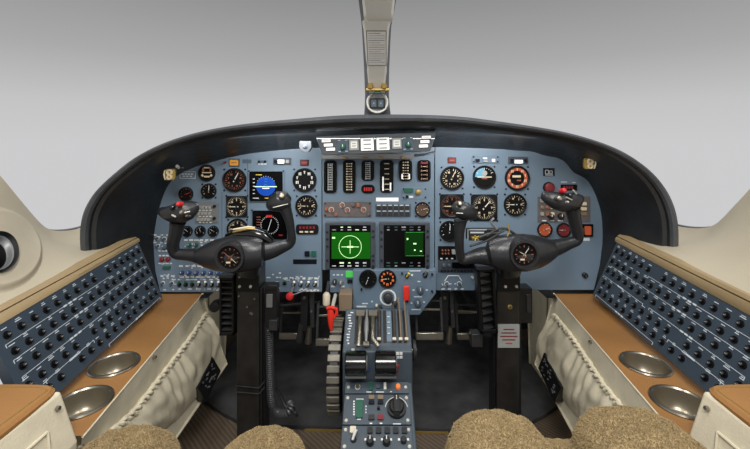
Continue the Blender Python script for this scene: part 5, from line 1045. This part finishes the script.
for py, a, b in S2:
    for x, d in ((a, .002), (a+2, -.006), (b-2, -.006), (b, .002)): vs.append(post_pt(x, py)-off+Vector((0, d, 0)))
g.add(vs, [(i*4+j, i*4+j+1, (i+1)*4+j+1, (i+1)*4+j) for i in range(len(S2)-1) for j in range(3)]+[(16, 17, 18, 19), (0, 3, 2, 1)]); g.build('front_cover', ps)
g = MB('post_grey'); vs = []
S3 = [(-148, 350, 408), (-50, 359, 398), (0, 362, 395), (14, 363.5, 393.5), (19, 364, 393), (22, 366, 391.5)]
for py, a, b in S3:
    for x, d in ((a, .002), (a+2.5, -.010), (b-2.5, -.010), (b, .002)): vs.append(post_pt(x, py)-off+Vector((0, d if py < 20 else d+.004, 0)))
g.add(vs, [(i*4+j, i*4+j+1, (i+1)*4+j+1, (i+1)*4+j) for i in range(len(S3)-1) for j in range(3)]+[(20, 21, 22, 23)]); g.build('upper_cover', ps)
g = MB('white'); 
pl0, pl1, pl2, pl3 = [post_pt(*q)-off+Vector((0, -.0078, 0)) for q in ((366.5, 32), (386, 32), (386.2, 66), (368, 66))]
g.add([pl0, pl1, pl2, pl3], [(0, 1, 2, 3)]); 
for i in range(14):
    v = (i+1)/15.5; a = pl0.lerp(pl3, v).lerp(pl1.lerp(pl2, v), .08); b = pl0.lerp(pl3, v).lerp(pl1.lerp(pl2, v), .92 if i % 4 else .7); g.bar(a, b, .0008, .0010, 'post_dark' if i % 3 else 'bezel')
for a, b in ((pl0, pl1), (pl1, pl2), (pl2, pl3), (pl3, pl0)): g.bar(a, b, .0010, .0014, 'bezel')
g.build('placard', ps, smooth=False, label='white placard with fine printed lines')
for px in (370.5, 384):
    g = MB('brass'); c = post_pt(px, 85)-off; g.sweep([c+Vector((0, .004, -.006)), c+Vector((0, -.014, -.004)), c+Vector((0, -.016, .002))], [.0085, .0075, .005], 12, m='brass'); g.build('amber_lamp', ps)
g = MB('brass'); a, b = post_pt(366, 90.5)-off, post_pt(389, 90.5)-off; g.box((a+b)/2+Vector((0, -.012, 0)), (abs(b.x-a.x), .018, .006), None, 'brass'); g.build('bracket', ps, bevel=.001); g = MB('green_dark'); g.box((a+b)/2+Vector((0, -.010, -.007)), (.016, .01, .006), None, 'green_dark'); g.build('latch', ps, bevel=.001)
q = P(377.3, 102.5, 1.02); cm = thing('compass', 'round grey magnetic compass at the foot of the centre post', 'compass', tuple(q)); k = 1.02/F
g = MB('post_grey'); g.cyl((0, 0, 0), (0, .05, 0), 11.5*k, 12*k, 32, 'grey_metal'); g.build('case', cm, bevel=.002); g = MB('bezel_grey'); g.ring(0, 0, 9*k, 11*k, -.004, .001, 'post_grey'); g.build('bezel', cm)
g = MB('black'); g.plate(-8*k, -6.5*k, 8*k, 4.5*k, -.004, .004, 'bezel', r=.006); g.plate(-4*k, 4.5*k, 4*k, 8*k, -.003, .003, 'button_grey', r=.002)
for sx_ in (-1, 1): g.plate(sx_*3.5*k-2.5*k, -4.5*k, sx_*3.5*k+2.5*k, 2.5*k, -.006, .003, 'plate_dark', r=.002); g.box((sx_*3.5*k, -.0064, -1*k), (.003, .0006, .004), None, 'button_grey')
g.build('card_window', cm)

# ---------------------------------------------------------------- sheepskin seats
def seat(label, lobes, back, z0, ztop):
    # lobes: (xc, half width, y front, ztop); back: (x0, x1, yfront)
    cxm = (back[0]+back[1])/2; th = thing('pilot_seat', label, 'seat', (cxm, .4, 0)); off = Vector((cxm, .4, 0))
    bm = MB('fur')
    for xc, hw_, yf, zt in lobes:
        hh = .062; pts = [Vector((xc, y, zt-hh))-off for y in (yf, yf-.006, yf-.02, yf-.045, yf-.09, .30)]; sc = (.05, .45, .74, .93, 1, 1)
        bm.sweep(pts, [(hw_*s_, hh*(s_ if s_ < 1 else 1)) for s_ in sc], 40, up=(0, 0, 1), power=.82)
    x0, x1, yb = back; zt = ztop; hh = .06
    pts = [Vector((x, yb-.09, zt-hh))-off for x in (x0, x0+.006, x0+.03, x0+.08, x1-.08, x1-.03, x1-.006, x1)]
    bm.sweep(pts, [(.09*s_, hh*s_) for s_ in (.1, .5, .85, 1, 1, .85, .5, .1)], 40, up=(0, 0, 1))
    o = bm.build('sheepskin_cover', th); md = o.modifiers.new('rm', 'REMESH'); md.mode = 'VOXEL'; md.voxel_size = .006; sm = o.modifiers.new('sm', 'SMOOTH'); sm.iterations = 14
    tx = bpy.data.textures.new('fluff', 'CLOUDS'); tx.noise_scale = .02; dp = o.modifiers.new('dp', 'DISPLACE'); dp.texture = tx; dp.strength = .010; dp.mid_level = .5
    bpy.context.view_layer.update(); dg = bpy.context.evaluated_depsgraph_get(); ev = o.evaluated_get(dg); me = bpy.data.meshes.new_from_object(ev); o.modifiers.clear(); o.data = me
    me.calc_loop_triangles(); tri = list(me.loop_triangles); rnd = random.Random(3); vs, fs = [], []
    cand = [t for t in tri if (me.vertices[t.vertices[0]].co+off).y > .40 and t.normal.z > -.4]
    ar = [t.area for t in cand]; tot = sum(ar); N_ = 95000
    for t in rnd.choices(cand, ar, k=N_):
        a, b, c = [me.vertices[i].co for i in t.vertices]; r1, r2 = rnd.random(), rnd.random()
        if r1+r2 > 1: r1, r2 = 1-r1, 1-r2
        p = a+(b-a)*r1+(c-a)*r2; clump = noise.noise_vector((p+off)*60)*.35; d = (t.normal+clump+Vector((rnd.uniform(-.35, .35), rnd.uniform(-.35, .35), rnd.uniform(-.35, .1)))).normalized()
        L_ = rnd.uniform(.0024, .0044); s_ = d.orthogonal().normalized()*rnd.uniform(.0004, .0008); s_.rotate(Matrix.Rotation(rnd.uniform(0, 6.28), 3, d))
        m_ = p+d*L_*.6; e_ = p+d*L_+Vector((0, 0, -.0016)); k = len(vs); vs += [p-s_, p+s_, m_+s_*.7, m_-s_*.7, e_]; fs += [(k, k+1, k+2, k+3), (k+3, k+2, k+4)]
    f = MB('fur'); f.v = vs; f.f = fs; f.fm = ['fur']*len(fs); f.build('wool_pile', th, smooth=False)['kind'] = 'stuff'
    g = MB('black'); g.box(Vector((cxm, .36, ztop-.14))-off, (back[1]-back[0]-.06, .24, .07), None, 'black'); g.build('seat_pan', th, smooth=False, bevel=.01)
    for xx in (-1, 1):
        g = MB('dark_metal'); g.box(Vector((cxm+xx*.12, .36, (ztop-.17)/2))-off, (.02, .2, ztop-.17), None, 'dark_metal'); g.build('leg', th, smooth=False)
k6 = .6/F
seat('left pilot seat covered in tan sheepskin with an open front notch', [((140-377)*k6, 51*k6, .625, CZ-.430), ((270-377)*k6, 44*k6, .625, CZ-.432)], ((96-377)*k6, (310-377)*k6, .49), 0, CZ-.45)
seat('right pilot seat covered in tan sheepskin, raised nearer the right console', [((492-377)*k6, 50*k6, .635, CZ-.412), ((621-377)*k6, 55*k6, .635, CZ-.405)], ((448-377)*k6, (670-377)*k6, .65), 0, CZ-.468)
